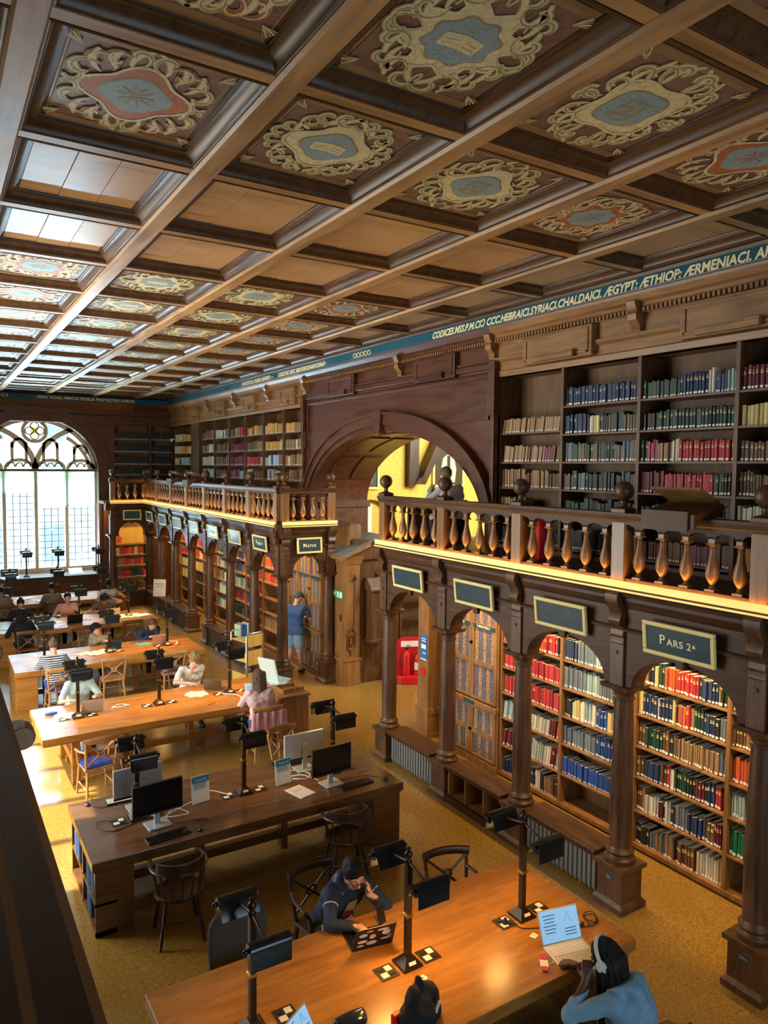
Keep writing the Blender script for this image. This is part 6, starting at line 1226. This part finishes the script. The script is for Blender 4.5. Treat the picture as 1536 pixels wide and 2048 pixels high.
# blond reader's table
i = person('blond curly-haired reader in white T-shirt, hand at mouth', (3.82, 12.62, 0), pi-.12, 22, 0, (-20, 32, 0), ((-.05, .18, 1.10), (.10, .50, .80)), ((-.3, .4, -1), (.8, 0, -.3)), (60, 30), ((.4, -.5, .2), (0, 0, -1)), ((.2, .1, .9), None), .010, 'light', ('fair', 'curlymop'), top=(.70, .74, .74), sleeve=.38, bot=(.12, .15, .18))
part('ringer_collar', MB().tube([tuple(i['nb']+i['up']*.012+i['xr']*.075*cos(t)+np.cross(i['up'], i['xr'])*.068*sin(t)) for t in [2*pi*k/20 for k in range(20)]], .010, 6, closed=True), navy, i['g'], 50)
person('long fair-haired reader with pink coat, back to the viewer', (4.28, 10.44, 0), -.15, 16, 0, (0, 20, 0), ((-.16, .46, .80), (.14, .46, .80)), h=.010, hair=('lbrown', 'long'), top=(.60, .42, .44), bot=(.05, .07, .22))
coat = Field((-.30, -.22, .42), (.30, .02, .86), .012)
for q in range(9): coat.cap((-.24+.06*q, -.05-.02*(q % 2), .78), (-.25+.062*q, -.06, .48+.05*(q % 3)), .035, .045, k=.03)
tag(link('coat', coat.mesh('coat', cloth('pink_coat', (.55, .28, .33))), None, (4.28, 10.16, 0), (0, 0, -.1)), 'pink coat hung over the light X-back chair', 'coat')
person('reader in pale blue top half hidden by the lamp', (1.96, 12.66, 0), pi+.05, 20, 0, (0, 28, 0), ((-.2, .45, .80), (.2, .48, .80)), h=.011, hair=('brown', 'long'), top=(.45, .66, .72), sleeve=.4, bot=(.25, .33, .33))
# striped-shirt table
i = person('reader in navy and white striped shirt with hair in a bun', (1.86, 14.26, 0), 0, 20, 0, (-5, 26, 0), ((-.2, .44, .80), (.2, .44, .80)), h=.011, hair=('lbrown', 'bun'), topm=cloth('striped_shirt', (.55, .57, .60), (.012, .02, .06), 9), bot=(.03, .06, .20)); headphones(i, 'blackm')
person('tired reader resting head on hand in olive top', (2.88, 16.32, 0), pi-.1, 38, -14, (35, 20, 30), ((-.02, .22, 1.02), (-.2, .42, .82)), ((.3, .6, -1), (-.6, .1, -.3)), h=.012, hair=('black', 'mop'), top=(.28, .27, .20), bot=(.05, .05, .06))
person('curly-haired reader in navy jumper writing with bowed head', (4.02, 16.28, 0), pi, 32, 4, (-5, 42, 0), ((-.06, .30, .98), (.12, .42, .80)), ((-.3, .5, -1), (.7, 0, -.3)), (60, 35), h=.012, hair=('lbrown', 'curly'), top=(.015, .03, .09), bot=(.03, .03, .04))
# second table from the window
person('reader all in black with dark tousled hair, back to the viewer', (1.68, 17.75, 0), .1, 24, 0, (0, 22, 0), h=.013, hair=('black', 'curly'), top=(.008, .008, .012), bot=(.01, .01, .012))
i = person('woman in black with glasses and hair tied back', (1.78, 19.72, 0), pi, 24, 0, (0, 26, 0), h=.013, hair=('black', 'bun'), top=(.01, .01, .013)); glasses(i)
person('reader in salmon pink top behind the black laptop', (2.84, 19.70, 0), pi, 16, 0, (0, 12, 0), ((-.26, .42, .80), (.26, .42, .80)), h=.013, skin='warm', hair=('black', 'bun'), top=(.55, .30, .24), sleeve=.3, bot=(.012, .012, .016))
person('dark-haired reader shading her eyes with one hand', (3.78, 19.72, 0), pi-.15, 30, 4, (0, 34, 0), ((-.16, .26, 1.10), (.2, .40, .80)), ((-.8, .4, -.8), (.6, 0, -.3)), (50, 30), ((.6, -.3, 0), (0, 0, -1)), ((.5, -.1, .7), None), h=.013, skin='tan', hair=('black', 'mop'), top=(.10, .06, .05), sleeve=.25)
# table by the window
for x, l_, sk, c in ((1.5, 'left reader facing the window in taupe shirt', 'tan', (.24, .20, .17)), (2.72, 'middle reader facing the window in brown-grey shirt', 'tan', (.20, .17, .14)), (4.18, 'right reader facing the window in white shirt', 'dark', (.55, .52, .48))): person(l_, (x, 21.15, 0), 0, 16, 0, (0, 20, 0), h=.014, skin=sk, hair=('black', 'short'), top=c, bot=(.02, .02, .025))
person('man in dark jacket with back to the window, head bowed', (1.62, 23.3, 0), pi, 22, 0, (0, 30, 0), h=.014, skin='warm', hair=('brown', 'short'), top=(.012, .022, .04))
# standing man in the arcade, and the reader up on the gallery
i = person('standing man in blue shirt, shorts and green cap, seen from behind', (6.64, 14.32, 0), -.75, 6, 0, (28, 24, 0), ((-.14, .30, 1.16), (.10, .32, 1.14)), ((-1, -.2, -.6), (1, -.2, -.6)), h=.011, hair=('lbrown', 'short'), top=(.035, .085, .22), sleeve=.42, bot=(.22, .33, .48), shorts=True, stand=True, scale=1.04)
L = i['L']; F = Field(i['hc']-.2, i['hc']+.2, .009); F.ell(L(0, -.012, .045), (.092, .112, .085), i['Rh'], .01); F.cut(L(0, 0, .028), -i['hu']); F.cap(L(-.04, .11, .036), L(.04, .11, .036), .028, k=.02); F.ell(L(0, .13, .034), (.07, .07, .010), i['Rh'], .01)
link('cap', F.mesh('cap', cloth('green_cap', (.02, .11, .07))), i['g'])
person('grey-haired reader in white shirt up on the gallery behind the ball finial', (6.62, 8.62, 3.36), .0, 20, 0, (0, 25, 0), h=.012, hair=('lbrown', 'short'), top=(.62, .64, .68), bot=(.02, .03, .08), seat=.40)
# black bag and dark glossy pouch at the bottom edge
F = Field((-.25, -.2, 0), (.25, .2, .3), .009); F.ell((0, 0, .07), (.17, .12, .09), None, .03); F.ell((.09, .03, .13), (.09, .08, .09), None, .04); F.ell((-.05, .02, .15), (.06, .06, .10), None, .04); F.cap((-.02, .04, .22), (.03, .05, .25), .03, k=.04); F.ripple(.012); F.cut((0, 0, .004), (0, 0, -1))
bg_ = thing('black_bag', 'crumpled black bag with red flash on the nearest table', 'bag', (2.72, 3.86, .76), .2); link('fabric', F.mesh('bag', cloth('black_cloth', (.008, .008, .010))), bg_); part('red_flash', MB().obox((-.15, .08, .06), (.035, .02, .04)), 'red', bg_, bevel=.01); part('zip_pull', MB().obox((.06, -.10, .13), (.008, .006, .04), Matrix.Rotation(.5, 3, 'Y')), 'white', bg_)
F = Field((-.2, -.15, 0), (.2, .15, .15), .008); F.ell((0, 0, .03), (.12, .07, .05), None, .02); F.cap((-.09, .03, .05), (.09, .03, .05), .03, k=.03); F.cut((0, 0, .003), (0, 0, -1))
tag(link('glossy_pouch', F.mesh('pouch', plain('dark_blue_gloss', (.012, .022, .045), .15)), None, (2.30, 4.06, .76)), 'dark blue glossy pouch at the bottom edge of the picture', 'pouch')
